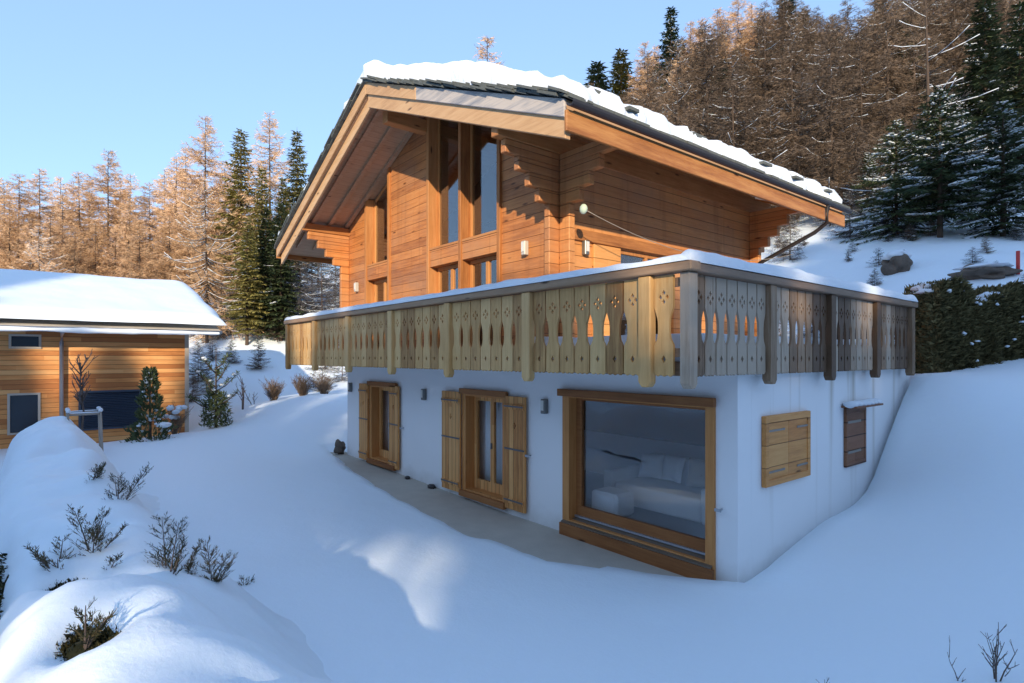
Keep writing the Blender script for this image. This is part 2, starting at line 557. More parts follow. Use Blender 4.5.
for px, py, d in [(907, 379, 11.2), (960, 371, 11.2), (1024, 365, 11.0), (1100, 360, 11.0),
                  (345, 398, 24), (250, 408, 22), (187, 432, 18.6), (110, 452, 14.5),
                  (250, 384, 30), (300, 332, 38), (200, 335, 42), (240, 300, 46), (266, 335, 36), (60, 330, 50), (330, 380, 31), (330, 312, 40), (380, 290, 44),
                  (870, 322, 16.5), (840, 290, 20), (800, 255, 24), (950, 245, 20), (1000, 172, 29), (1012, 275, 16), (900, 135, 38), (1020, 110, 36), (930, 330, 15), (1000, 325, 14),
                  (600, 200, 60), (700, 150, 60), (800, 85, 62), (1000, 20, 62), (450, 265, 60), (50, 338, 62), (300, 300, 62), (-80, 340, 55), (1150, 120, 30), (1200, 250, 18),
                  (600, 170, 95), (860, 40, 80), (860, 62, 120), (800, 60, 95), (1000, -60, 95), (300, 285, 95), (50, 335, 95)]:
    p = atd(px, py, d)
    ctrl.append((p.x, p.y, p.z))
ctrl += [(-30, -16, 0.5), (-25, -12, 0.5), (-15, -12, 0.4), (-5, -12, 0.7), (4, -12, 0.9), (14, -14, 2.2), (-60, -30, 2), (-30, -40, 5), (0, -35, 6), (25, -28, 7.5), (28, -8, 5.5), (24, 4, 6.5), (28, 18, 13),
         (45, -20, 13), (45, 5, 17), (50, 35, 30), (20, 60, 34), (60, -60, 18), (0, -80, 12), (-80, -60, 4), (-120, 0, 3), (90, 0, 36), (0, 120, 45), (90, 90, 60), (-40, 110, 28), (-15, 135, 34), (-100, 90, 22), (-100, 40, 10), (-18, -8, 0.35), (-18, -3, 0.45), (-26, -3, 0.3), (-26, -10, 0.3)]
CP = np.array(ctrl)


def tps_k(d2):
    return np.where(d2 > 1e-9, 0.5 * d2 * np.log(np.maximum(d2, 1e-9)), 0.0)


_n = len(CP)
_d2 = ((CP[:, None, :2] - CP[None, :, :2]) ** 2).sum(-1)
_A = np.zeros((_n + 3, _n + 3))
_A[:_n, :_n] = tps_k(_d2) + np.eye(_n) * 0.02
_A[:_n, _n] = 1
_A[:_n, _n + 1:] = CP[:, :2]
_A[_n:, :_n] = _A[:_n, _n:].T
_W = np.linalg.solve(_A, np.concatenate([CP[:, 2], np.zeros(3)]))


def patio_z(x):
    return max(0.0, (-x - 5.0) * 0.021)


EDGE = [(-13.2, -0.25), (-11.3, -0.6), (-9.3, -1.0), (-6.9, -1.17), (-4.6, -1.34), (-2.6, -1.32), (-1.9, -1.15), (-1.43, -0.75), (-0.96, -0.5), (-0.3, -0.1), (0.0, 0.0)]


def patio_edge(x):
    return float(np.interp(x, [e[0] for e in EDGE], [e[1] for e in EDGE])) + 0.07 * noise.noise(Vector((x * 1.1, 3.3, 0)))


def base_z(xs, ys):
    xs = np.asarray(xs, float)
    ys = np.asarray(ys, float)
    out = np.zeros(xs.shape)
    for i in range(0, len(xs), 20000):
        q = slice(i, i + 20000)
        d2 = (xs[q, None] - CP[None, :, 0]) ** 2 + (ys[q, None] - CP[None, :, 1]) ** 2
        out[q] = tps_k(d2) @ _W[:_n] + _W[_n] + _W[_n + 1] * xs[q] + _W[_n + 2] * ys[q]
    return out


def zt(x, y):
    r = math.hypot(x, y)
    if r > 130:
        k = 130 / r
        z = float(base_z([x * k], [y * k])[0])
        return max(-1.0, z * math.exp(-(r - 130) / 400) * 1.0)
    return float(base_z([x], [y])[0])


def detail_z(x, y, z):
    r = math.hypot(x, y)
    z += 0.055 * fbm(x * 0.35, y * 0.35, 1.0, 3) * min(1.0, r / 4)
    if r > 14:
        z += 0.35 * fbm(x * 0.16, y * 0.16, 5.0, 4) * min(1.0, (r - 14) / 14)
    # cleared paving along the front wall
    if -13.6 < x < 0.3 and -2.2 < y < 0.6:
        e = patio_edge(x)
        t = sstep(e - 0.10, e + 0.03, y)
        t *= sstep(-13.3, -12.9, x) * (1 - sstep(-0.05, 0.15, x))
        zp = max(z, patio_z(x) + 0.05 + 0.03 * noise.noise(Vector((x * 2, y * 2, 0))))
        z = zp * (1 - t) + (patio_z(x) - 0.08) * t
    if -0.2 < x < 0.16 and 0.0 < y < 6.4:
        z -= 0.28 * (1 - sstep(0.0, 0.16, x)) * sstep(0, 0.8, y)
    # nothing inside the house
    if -12.05 < x < -0.12 and 0.1 < y < 6.25:
        z = -0.35
    return z


NG = 330
us = np.linspace(-1, 1, NG)
gx = np.sign(us) * (np.abs(us) ** 3.0 * 560) + us * 22
xs = gx - 4.0
ys = gx - 0.5
XX, YY = np.meshgrid(xs, ys)
fx, fy = XX.ravel(), YY.ravel()
rr = np.hypot(fx, fy)
kk = np.where(rr > 130, 130 / np.maximum(rr, 1), 1.0)
zz = base_z(fx * kk, fy * kk)
zz = np.where(rr > 130, np.maximum(-1.0, zz * np.exp(-(rr - 130) / 400)), zz)
tv = [(float(a), float(b), detail_z(float(a), float(b), float(c))) for a, b, c in zip(fx, fy, zz)]
tf = [(j * NG + i, j * NG + i + 1, (j + 1) * NG + i + 1, (j + 1) * NG + i) for j in range(NG - 1) for i in range(NG - 1)]
mb = MB()
mb.add(tv, tf, True)
ter = mb.build("snowy_ground", M['snow'], fix=False)
tag(ter, "deep snow over the garden and the hillside", None, None, "structure")

# paving strip
mb = MB()
px_ = np.linspace(-12.8, 0.0, 40)
vs, fs = [], []
for x in px_:
    vs += [(x, -1.75, patio_z(x)), (x, 0.12, patio_z(x))]
for i in range(39):
    fs.append((2 * i, 2 * i + 2, 2 * i + 3, 2 * i + 1))
mb.add(vs, fs)
tag(mb.build("paved_path", M['concrete'], fix=False), "bare paving strip along the front wall of the chalet", None, None, "structure")


# ------------------------------------------------------------------ the chalet
XL, XR, YB, XM = -12.2, -3.29, 6.5, -7.745
SL, SLR = 0.4417, 0.405


def zr(x):
    return 8.94 - (SL if x < XM else SLR) * abs(x - XM)


CH = empty("chalet", (XM, 0, 0), "large wooden chalet with white ground floor, snowy roof and wraparound carved balcony", "chalet")

# white ground floor: shell with openings
OP = {'pic': (-3.17, -0.31, 0.0, 2.44), 'fd': (-6.20, -4.70, 0.10, 2.32), 'fd2': (-10.66, -9.12, 0.16, 2.33)}


def rect(a):
    return [(a[0], a[2]), (a[1], a[2]), (a[1], a[3]), (a[0], a[3])]


mb = MB()
mb.prism([(XL, -0.4), (0, -0.4), (0, 2.78), (XL, 2.78)], 'xz', 0.0, 0.35, [rect((o[0] + .02, o[1] - .02, o[2] + .02, o[3] - .02)) for o in OP.values()])
mb.build("ground_floor_wall", M['stucco'], CH)
mb = MB()
mb.box(-0.35, 0.0, 0.352, 6.25, -0.4, 2.78)
mb.build("ground_floor_wall", M['stucco'], CH)
mb = MB()
mb.box(XL, XL + 0.35, 0.352, 6.25, -0.4, 2.78)
mb.build("ground_floor_wall", M['stucco'], CH)
mb = MB()
mb.box(XL, 0.0, 6.252, 6.5, -0.4, 2.78)
mb.build("ground_floor_wall", M['stucco'], CH)
mb = MB()
mb.box(-13.02, 0.06, -1.30, 6.48, 2.782, 2.94)
mb.build("balcony_floor", M['railX'], CH, bevel=0.01)
# upper timber walls: three piers of the gable front, glazed bays between
def soff(x):
    return zr(x) - 0.27


def pier(x0, x1):
    p = [(x0, 2.95), (x1, 2.95), (x1, soff(x1) + 0.06)]
    if x0 < XM < x1:
        p.append((XM, soff(XM) + 0.06))
    p.append((x0, soff(x0) + 0.06))
    return p


mb = MB()
for a, b in ((XL, -10.92), (-9.52, -7.62), (-4.92, XR)):
    mb.prism(pier(a, b), 'xz', 0.0, 0.16)
mb.build("timber_wall", M['wallX'], CH)
mb = MB()   # side wall with a door opening
mb.prism([(0.165, 2.95), (YB, 2.95), (YB, soff(XR) + 0.06), (0.165, soff(XR) + 0.06)], 'yz', XR - 0.16, XR,
         [[(1.60, 2.97), (3.3, 2.97), (3.3, 5.06), (1.60, 5.06)]])
mb.build("timber_wall", M['wallY'], CH)
mb = MB()
mb.box(XL, XL + 0.16, 0.165, YB, 2.95, soff(XL) + 0.06)
mb.build("timber_wall", M['wallY'], CH)
mb = MB()
mb.prism([(XL, 2.95), (XR, 2.95), (XR, soff(XR) + 0.06), (XM, soff(XM) + .06), (XL, soff(XL) + 0.06)], 'xz', YB + 0.003, YB + 0.16)
mb.build("timber_wall", M['wallX'], CH)
# dark rooms behind the glass
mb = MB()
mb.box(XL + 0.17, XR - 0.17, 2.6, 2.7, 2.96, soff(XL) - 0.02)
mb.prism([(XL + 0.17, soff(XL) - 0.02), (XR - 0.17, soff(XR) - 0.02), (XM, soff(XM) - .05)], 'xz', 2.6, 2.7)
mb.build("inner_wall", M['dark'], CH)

# stepped log brackets at the corners
def log_bracket(kind):
    mb = MB()
    n = 5
    zs = [5.40 + i * 0.22 for i in range(n + 1)]
    ext = [0.24 + i * 0.225 + (0.05 if i == n - 1 else 0) for i in range(n)]
    for i in range(n):
        z0, z1, e = zs[i] + (0.004 if i else 0), zs[i + 1], ext[i]
        if kind in ('A_right', 'A_left'):
            x = XR if kind == 'A_right' else XL + 0.13
            mb.box(x - 0.13, x, -e, -0.003, z0, z1)
        elif kind == 'B_right':
            mb.box(XR + 0.003, XR + e, 0.0, 0.14, z0, z1)
        elif kind == 'B_left':
            mb.box(XL - e, XL - 0.003, 0.0, 0.14, z0, z1)
        elif kind == 'B_back':
            mb.box(XR + 0.003, XR + e, YB - 0.14, YB, z0, z1)
        elif kind == 'A_back':
            mb.box(XR - 0.13, XR, YB + 0.163, YB + 0.16 + e, z0, z1)
    z0, z1, e = 2.95, 5.40, 0.24
    if kind == 'A_right':
        mb.box(XR - 0.13, XR, -e, -0.003, z0, z1)
    elif kind == 'A_left':
        mb.box(XL, XL + 0.13, -e, -0.003, z0, z1)
    elif kind == 'B_right':
        mb.box(XR + 0.003, XR + e, 0.0, 0.14, z0, z1)
    elif kind == 'B_left':
        mb.box(XL - e, XL - 0.003, 0.0, 0.14, z0, z1)
    elif kind == 'B_back':
        mb.box(XR + 0.003, XR + e, YB - 0.14, YB, z0, z1)
    elif kind == 'A_back':
        mb.box(XR - 0.13, XR, YB + 0.163, YB + 0.16 + e, z0, z1)
    return mb.build("log_bracket", M['wallY'] if kind[0] == 'A' else M['wallX'], CH, bevel=0.012)


for k in ('A_right', 'A_left', 'B_right', 'B_left', 'B_back', 'A_back'):
    log_bracket(k)

# purlins along the house
def purlin(x0, x1, z0, z1, y0, y1):
    mb = MB()
    mb.box(x0, x1, y0, y1, z0, z1)
    return mb.build("purlin", M['timY'], CH, bevel=0.012)


purlin(XR - 0.16, XR + 0.02, 6.505, 6.86, -1.36, 7.4)
purlin(XL - 0.02, XL + 0.16, 6.505, 6.72, -1.36, 7.4)
purlin(XM - 0.12, XM + 0.12, 8.18, 8.46, -1.05, 7.4)
purlin(-2.16, -2.00, 6.505, 6.60, -1.30, 7.4)

# roof
EX0, EX1, Y0, Y1 = -13.85, -1.64, -1.5, 7.55
mb = MB()
mb.prism([(EX0 + 0.03, zr(EX0 + .03)), (XM, zr(XM)), (EX1 - 0.03, zr(EX1 - .03)), (EX1 - 0.03, zr(EX1 - .03) - 0.16), (XM, zr(XM) - 0.26), (EX0 + 0.03, zr(EX0 + .03) - 0.16)], 'xz', Y0 + 0.06, Y1 - 0.02)
ROOF = mb.build("roof", M['soffit'], CH)
for y in (-1.10, -0.62, -0.12):       # rafters under the overhang
    mb = MB()
    for sgn in (-1, 1):
        xe = EX0 + 0.5 if sgn < 0 else EX1 - 0.5
        mb.prism([(xe, zr(xe) - 0.19), (XM + sgn * 0.001, zr(XM) - 0.262), (XM + sgn * 0.001, zr(XM) - 0.33), (xe, zr(xe) - 0.26)], 'xz', y, y + 0.10)
    mb.build("rafter", M['soffit'], ROOF)


def barge(x0, x1, top, bot, y0, y1, m, name="barge_board"):
    mb = MB()
    mb.prism([(x0, zr(x0) - top), (x1, zr(x1) - top), (x1, zr(x1) - bot), (x0, zr(x0) - bot)], 'xz', y0, y1)
    return mb.build(name, m, ROOF, bevel=0.008)


barge(EX0, XM - 0.002, 0.0, 0.25, Y0, Y0 + 0.05, M['rakeX'])
barge(EX0 + 0.06, XM - 0.002, 0.24, 0.50, Y0 + 0.11, Y0 + 0.17, M['rakeX'])
barge(XM + 0.002, -5.6, 0.0, 0.25, Y0, Y0 + 0.05, M['rakeX'])
tag(barge(-5.598, EX1, 0.0, 0.25, Y0, Y0 + 0.05, M['grayX']), "grey weathered lower half of the right barge board")
barge(XM + 0.002, EX1 - 0.03, 0.24, 0.53, Y0 + 0.05, Y0 + 0.15, M['rakeX'])
for y in (Y1 - 0.05,):
    barge(EX0, XM - 0.002, 0.0, 0.25, y, y + 0.05, M['timX'])
    barge(XM + 0.002, EX1, 0.0, 0.25, y, y + 0.05, M['timX'])
for x0, x1, zt_ in ((EX1, EX1 + 0.05, 6.31), (EX0 - 0.05, EX0, 6.235)):
    mb = MB()
    mb.box(x0, x1, Y0 - 0.0, Y1, zt_ - 0.285, zt_)
    mb.build("fascia", M['fascia'], ROOF, bevel=0.008)
mb = MB()
mb.box(EX1 - 0.25, EX1 + 0.03, Y0 + 0.16, Y1 - 0.05, 6.313, 6.34)
mb.build("eave_board", M['timY'], ROOF)
# gutter on the right eave
mb = MB()
prof = [(EX1 + 0.055 + 0.075 * (1 - math.cos(a)), 6.395 - 0.075 * math.sin(a)) for a in np.linspace(0, math.pi, 8)]
prof += [(EX1 + 0.193, 6.395), (EX1 + 0.193 - 0.02, 6.395)] + [(EX1 + 0.13 + 0.063 * math.cos(a), 6.395 - 0.063 * math.sin(a)) for a in np.linspace(0.1, math.pi - .1, 7)]
mb.prism(prof, 'xz', Y0 - 0.02, Y1 + 0.05)
mb.build("gutter", M['gutter'], ROOF)
# stone slab tiles showing along the edges
tl = MB()
tr = random.Random(3)
for sgn in (-1, 1):
    t = 0.0
    LEN = 6.12
    while t < LEN:
        wd = tr.uniform(0.22, 0.42)
        for lay in range(2):
            x0 = XM + sgn * (t - 0.06)
            x1 = XM + sgn * min(LEN + 0.05, t + wd + 0.08)
            lift0 = 0.004 + lay * 0.045 + tr.uniform(0, 0.012)
            lift1 = lift0 + 0.035
            yo = Y0 - tr.uniform(0.03, 0.12) - lay * 0.0
            th = tr.uniform(0.03, 0.045)
            p = [(x0, zr(x0) + lift1), (x1, zr(x1) + lift0), (x1, zr(x1) + lift0 + th), (x0, zr(x0) + lift1 + th)]
            tl.prism(p, 'xz', yo, Y0 + 0.5)
        t += wd
    y = Y0
    while y < Y1:          # eave slabs
        wd = tr.uniform(0.25, 0.45)
        x0 = XM + sgn * (LEN - 0.5)
        x1 = XM + sgn * (LEN + tr.uniform(0.02, 0.09))
        l0 = 0.03 + tr.uniform(0, 0.02)
        tl.prism([(x0, zr(x0) + l0 + .03), (x1, zr(x1) + l0), (x1, zr(x1) + l0 + .045), (x0, zr(x0) + l0 + .075)], 'xz', y, y + wd - 0.01)
        y += wd
    # field of the slope
    xa, xb = XM + sgn * 0.02, XM + sgn * (LEN - 0.3)
    tl.prism([(xa, zr(xa) + .004), (xb, zr(xb) + .004), (xb, zr(xb) + .06), (xa, zr(xa) + .06)], 'xz', Y0 + 0.4, Y1 - 0.1)
for i in range(34):
    y = tr.uniform(Y0 + 0.3, Y1 - 0.4)
    x0 = XM + tr.uniform(4.9, 5.9)
    wd = tr.uniform(0.2, 0.4)
    l0 = tr.uniform(0.24, 0.34)
    tl.prism([(x0, zr(x0) + l0 - .16), (x0 + .3, zr(x0 + .3) + l0 - .05), (x0 + .3, zr(x0 + .3) + l0), (x0, zr(x0) + l0 - .10)], 'xz', y, y + wd)
tl.build("roof_tiles", M['slate'], ROOF)


# snow on the roof
def roof_snow():
    mb = MB()
    nu, nv = 150, 110
    grid = []
    for j in range(nv + 1):
        v = j / nv
        y = Y0 - 0.03 + v * (Y1 + 0.08 - Y0)
        for i in range(nu + 1):
            u = i / nu * 2 - 1
            x = XM + u * 6.14
            e1 = 0.05 * fbm(x * 1.4, 0.3, 2) + (0.05 * fbm(x * 5, 0.3, 6))
            e2 = 0.05 * fbm(y * 1.3, 4.3, 2) + (0.04 * fbm(y * 5, 7.3, 3))
            yy = y + (e1 + 0.02) * (1 - sstep(0, 0.08, v)) - e1 * sstep(0.92, 1, v)
            xx = x - math.copysign(1, u) * (e2 + 0.02) * (1.0 if u < 0 else 2.6) * sstep(0.90, 1, abs(u))
            d = min(abs(yy - (Y0 - 0.03)), abs(Y1 + 0.05 - yy), (1 - abs(u)) * 6.14)
            d = max(0.0, d)
            t = 0.40 + 0.10 * fbm(xx * 0.6, yy * 0.6, 3.0, 3) + 0.05 * fbm(xx * 2.2, yy * 2.2, 9.0, 3)
            if u > 0:                         # broken, slumped surface near the right eave
                near = sstep(0.62, 0.95, u)
                t += near * 0.13 * fbm(xx * 2.2, yy * 1.5, 14.0, 4)
                t *= 1 - 0.30 * near
            if u < 0:
                t *= 1 - 0.50 * sstep(0.02, 0.3, -u)
            t = max(0.05, t)
            pr = math.sqrt(max(0.0, 1 - (1 - min(1, d / 0.16)) ** 2))
            rz = zr(xx) if abs(xx - XM) > 0.25 else 8.94 - 0.42 * (0.125 + 0.5 * (xx - XM) ** 2 / 0.25)
            grid.append((xx, yy, rz + 0.075 + t * (0.35 + 0.65 * pr)))
    W = nu + 1
    fs = [(j * W + i, j * W + i + 1, (j + 1) * W + i + 1, (j + 1) * W + i) for j in range(nv) for i in range(nu)]
    mb.add(grid, fs, True)
    # vertical cut faces at the edges
    ring = [i for i in range(W)] + [j * W + nu for j in range(1, nv + 1)] + [nv * W + i for i in range(nu - 1, -1, -1)] + [j * W for j in range(nv - 1, 0, -1)]
    base = []
    for q in ring:
        x, y, z = grid[q]
        x = XM + (x - XM) * 0.997
        base.append((x, y + (0.015 if y < 0 else -0.015), zr(x) + 0.06 + 0.012 * noise.noise(Vector((x * 4, y * 4, 0)))))
    o = len(mb.v)
    mb.v.extend(base)
    n = len(ring)
    for i in range(n):
        a, b = ring[i], ring[(i + 1) % n]
        mb.f.append((a, b, o + (i + 1) % n, o + i))
        mb.sm.append(True)
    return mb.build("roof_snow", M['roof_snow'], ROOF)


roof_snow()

# downpipe from the right gutter, back along the rear bracket and down
mb = MB()
pts = [(EX1 + 0.13, 6.45, 6.33), (EX1 + 0.10, 6.45, 5.95), (EX1 - 0.15, 6.44, 5.78), (XR + 0.32, 6.25, 5.22), (XR + 0.14, 6.22, 5.05), (XR + 0.12, 6.22, 2.96)]
mb.tube(pts, 0.045, 10)
mb.build("downpipe", M['gutter'], CH)


# glazed bays of the gable front
def bay(x0, x1, cols, panel):
    """posts and panels of one glazed bay; cols = post centre lines between x0 and x1"""
    z_low, z_mid = panel
    edges = [x0] + cols + [x1]
    for i, x in enumerate(edges):
        mb = MB()
        a, b = x - 0.05, x + 0.05
        mb.prism([(a, 2.955), (b, 2.955), (b, soff(b) + 0.03), (a, soff(a) + 0.03)], 'xz', -0.055, 0.20)
        mb.build("post", M['timZ'], CH, bevel=0.006)
    for i in range(len(edges) - 1):
        a, b = edges[i] + 0.052, edges[i + 1] - 0.052
        mb = MB()
        mb.box(a, b, -0.02, 0.18, z_low + 0.0, z_mid - 0.0)
        mb.build("panel", M['wallX'], CH, bevel=0.004)
        mb = MB()
        mb.box(a, b, -0.035, 0.0, z_mid + 0.002, z_mid + 0.05)
        mb.build("transom", M['timX'], CH)
        # tall window above
        top = lambda x: soff(x) - 0.0
        za, zb = z_mid + 0.05, None
        fr_ = 0.07
        outer = [(a, za), (b, za), (b, top(b)), (a, top(a))]
        inner = [(a + fr_, za + fr_), (b - fr_, za + fr_), (b - fr_, top(b - fr_) - fr_), (a + fr_, top(a + fr_) - fr_)]
        mb = MB()
        mb.prism(outer, 'xz', 0.185, 0.26, [inner])
        wn = mb.build("tall_window", M['frame'], CH, bevel=0.004)
        mb = MB()
        mb.prism(inner, 'xz', 0.215, 0.225)
        mb.build("pane", M['glass_sky'], wn)
        # balcony window below
        outer = [(a, 2.96), (b, 2.96), (b, z_low - .002), (a, z_low - .002)]
        mid = (a + b) / 2
        f2 = 0.08
        h1 = [(a + f2, 3.04), (mid - 0.05, 3.04), (mid - 0.05, z_low - f2), (a + f2, z_low - f2)]
        h2 = [(mid + 0.05, 3.04), (b - f2, 3.04), (b - f2, z_low - f2), (mid + 0.05, z_low - f2)]
        mb = MB()
        mb.prism(outer, 'xz', 0.185, 0.26, [h1, h2])
        wn = mb.build("balcony_window", M['frame'], CH, bevel=0.004)
        for h in (h1, h2):
            mb = MB()
            mb.prism(h, 'xz', 0.215, 0.225)
            mb.build("pane", M['glass'], wn)


bay(-10.89, -9.55, [], (5.09, 5.46))
bay(-7.60, -4.95, [-6.29], (5.06, 5.44))

# terrace door in the side wall, with its shutter and a sunlit strip
mb = MB()
mb.box(XR - 0.02, XR + 0.05, 0.32, 4.2, 5.07, 5.27)
mb.build("sunlit_strip", M['timY'], CH, bevel=0.008)  # board added where the wall is only sunlit below the eave shadow
mb = MB()
mb.prism([(1.60, 2.97), (3.3, 2.97), (3.3, 5.06), (1.6, 5.06)], 'yz', XR - 0.12, XR - 0.05, [[(1.68, 3.06), (2.42, 3.06), (2.42, 4.98), (1.68, 4.98)], [(2.5, 3.06), (3.22, 3.06), (3.22, 4.98), (2.5, 4.98)]])
wn = mb.build("terrace_door", M['frame'], CH, bevel=0.004)
for a in (1.68, 2.5):
    mb = MB()
    mb.box(XR - 0.09, XR - 0.08, a, a + 0.73, 3.06, 4.98)
    mb.build("pane", M['glass'], wn)
mb = MB()
mb.box(XR + 0.004, XR + 0.05, 0.82, 1.56, 3.0, 5.05)
mb.build("shutter", M['shutY'], CH, bevel=0.005)


# wall lamps
def lamp(x, y, z, axis, m1):
    mb = MB()
    hw, hh, dp = 0.055, 0.13, 0.10
    if axis == 'y':
        mb.box(x - hw, x + hw, y - dp, y, z - hh, z + hh)
        mb2 = MB()
        mb2.box(x - hw * .62, x + hw * .62, y - dp - 0.012, y - dp - 0.001, z - hh * .55, z + hh * .8)
    else:
        mb.box(x, x + dp, y - hw, y + hw, z - hh, z + hh)
        mb2 = MB()
        mb2.box(x + dp + 0.001, x + dp + 0.012, y - hw * .62, y + hw * .62, z - hh * .55, z + hh * .8)
    o = mb.build("wall_lamp", m1, CH, bevel=0.012)
    mb2.build("lamp_glass", M['lampglass'], o)
    return o


for x in (-11.9, -7.77, -3.62):
    lamp(x, 0, 2.13, 'y', M['lamp'])
M['lampl'] = plain_mat("pale_lamp", (0.52, 0.50, 0.44), 0.4, 0.5, 0.05)
for x, z in ((-11.47, 4.97), (-4.15, 5.0)):
    lamp(x, 0, z, 'y', M['lampl'])
lamp(XR, 0.6, 4.95, 'x', M['lamp'])


# french doors with open shutters
def diamond(cx, cz, a, b):
    return [(cx - a, cz), (cx, cz - b), (cx + a, cz), (cx, cz + b)]


def french_door(o, sh):
    x0, x1, z0, z1 = o
    t = 0.13
    # surround
    mb = MB()
    mb.prism(rect((x0, x1, z0, z1)), 'xz', -0.045, 0.30, [rect((x0 + t, x1 - t, z0 + 0.14, z1 - t))])
    dr = mb.build("french_door", M['frame'], CH, bevel=0.006)
    mb = MB()
    mb.box(x0 - 0.04, x1 + 0.04, -0.10, -0.047, z1 - 0.09, z1 + 0.02)
    mb.build("head_board", M['frameX'], dr, bevel=0.005)
    mb = MB()
    mb.box(x0 - 0.01, x1 + 0.01, -0.13, -0.047, z0 - 0.01, z0 + 0.11)
    mb.build("sill", M['frameX'], dr, bevel=0.006)
    a, b, c, d = x0 + t, x1 - t, z0 + 0.14, z1 - t
    mid = (a + b) / 2
    f = 0.10
    h1 = rect((a + f, mid - 0.06, c + 0.2, d - f))
    h2 = rect((mid + 0.06, b - f, c + 0.2, d - f))
    mb = MB()
    mb.prism(rect((a, b, c, d)), 'xz', 0.18, 0.25, [h1, h2])
    mb.build("sash", M['shut'], dr, bevel=0.005)
    for h in (h1, h2):
        mb = MB()
        mb.prism(h, 'xz', 0.21, 0.22)
        mb.build("pane", M['glass'], dr)
    mb = MB()
    mb.box(mid - 0.015, mid + 0.015, 0.15, 0.178, (c + d) / 2 - .09, (c + d) / 2 + .03)
    mb.build("handle", M['iron'], dr)
    for (sx0, sx1) in sh:
        mb = MB()
        cx = (sx0 + sx1) / 2
        dz = z0 + (z1 - z0) * 0.73
        hole = [diamond(cx - 0.028, dz, .02, .028), diamond(cx + 0.028, dz, .02, .028), diamond(cx, dz + 0.04, .02, .03), diamond(cx, dz - 0.04, .02, .03)]
        mb.prism(rect((sx0, sx1, z0 + 0.04, z1 - 0.06)), 'xz', -0.10, -0.055, hole)
        for zz_ in (z0 + 0.16, z1 - 0.30):
            mb.box(sx0 + 0.02, sx1 - 0.02, -0.125, -0.101, zz_, zz_ + 0.09)
        s_ = mb.build("shutter", M['shut'], CH, bevel=0.005)
        zc = (z0 + z1) / 2 + 0.05
        mb = MB()
        mb.box(sx0 + 0.01, sx1 - 0.01, -0.115, -0.101, zc, zc + 0.03)
        mb.build("shutter_bar", M['iron'], s_)
        for q in (z0 + 0.18, z1 - 0.28):
            mb = MB()
            mb.box(sx0 + 0.01, sx1 - 0.02, -0.131, -0.126, q + .02, q + 0.05)
            mb.build("strap_hinge", M['iron'], s_)
    return dr


french_door(OP['fd'], [(-6.91, -6.21), (-4.69, -4.10)])
french_door(OP['fd2'], [(-11.19, -10.65), (-9.40, -8.93)])
# shutter catches
for x, z in ((-4.04, 1.2), (-8.8, 1.25), (-0.22, 1.0)):
    mb = MB()
    mb.tube([(x, 0, z), (x, -0.09, z)], 0.012, 6)
    mb.box(x - 0.05, x + 0.04, -0.10, -0.085, z - 0.02, z + 0.02)
    mb.build("shutter_catch", M['zinc'], CH)

# big picture window
x0, x1, z0, z1 = OP['pic']
mb = MB()
mb.prism(rect((x0, x1, z0 + 0.0, z1)), 'xz', -0.05, 0.32, [rect((x0 + 0.16, x1 - 0.13, z0 + 0.26, z1 - 0.12))])
pw = mb.build("picture_window", M['frame'], CH, bevel=0.006)
mb = MB()
mb.box(x0 - 0.06, x1 + 0.04, -0.12, -0.052, z1 - 0.10, z1 + 0.02)
mb.build("head_board", M['frameX'], pw, bevel=0.006)
mb = MB()
mb.box(x0 - 0.01, x1 + 0.01, -0.12, -0.052, z0 - 0.02, z0 + 0.20)
mb.build("sill", M['frameX'], pw, bevel=0.008)
mb = MB()
mb.prism([(-0.10, z0 + 0.203), (0.12, z0 + 0.262), (0.12, z0 + 0.29), (-0.10, z0 + 0.225)], 'yz', x0 + 0.02, x1 - 0.02)
mb.build("sill_board", plain_mat("wet_sill", (0.16, 0.12, 0.085), 0.35, 0.5, 0.2), pw)
a, b, c, d = x0 + 0.16, x1 - 0.13, z0 + 0.262, z1 - 0.12
gl = rect((a + 0.12, b - 0.05, c + 0.22, d - 0.05))
mb = MB()
mb.prism(rect((a, b, c, d)), 'xz', 0.125, 0.20, [gl])
mb.build("sash", M['frameX'], pw, bevel=0.006)
mb = MB()
mb.box(a, b, 0.085, 0.122, c + 0.03, c + 0.06)
mb.build("track", M['zinc'], pw)
mb = MB()
mb.prism(gl, 'xz', 0.155, 0.165)
mb.build("pane", M['glass'], pw)

# side wall: closed shutters
mb = MB()
mb.prism([(0.60, 1.24), (1.94, 1.24), (1.94, 2.20), (0.60, 2.20)], 'yz', 0.0025, 0.07, [[(0.69, 1.33), (1.85, 1.33), (1.85, 2.11), (0.69, 2.11)]])
sw = mb.build("shuttered_window", M['shutY'], CH, bevel=0.006)
for ya, yb in ((0.692, 1.268), (1.272, 1.848)):
    mb = MB()
    mb.box(0.012, 0.055, ya, yb, 1.332, 2.108)
    mb.build("shutter", M['shutY'], sw, bevel=0.004)
for z in (1.42, 1.98):
    for ya, yb in ((0.66, 1.15), (1.52, 1.90)):
        mb = MB()
        mb.box(0.0555, 0.064, ya, yb, z, z + 0.028)
        mb.build("hinge", M['hinge'], sw)
mb = MB()
mb.prism([(3.30, 1.18), (4.14, 1.18), (4.14, 2.16), (3.30, 2.16)], 'yz', 0.0025, 0.05, [[(3.38, 1.26), (4.06, 1.26), (4.06, 2.08), (3.38, 2.08)]])
sw = mb.build("shuttered_window", M['shut_dark'], CH, bevel=0.006)
mb = MB()
mb.box(0.010, 0.042, 3.382, 4.058, 1.262, 2.078)
mb.build("shutter", M['shut_dark'], sw)
for z in (1.40, 1.90):
    mb = MB()
    mb.box(0.0425, 0.052, 3.36, 3.9, z, z + 0.04)
    mb.build("hinge", M['hinge'], sw)
mb = MB()
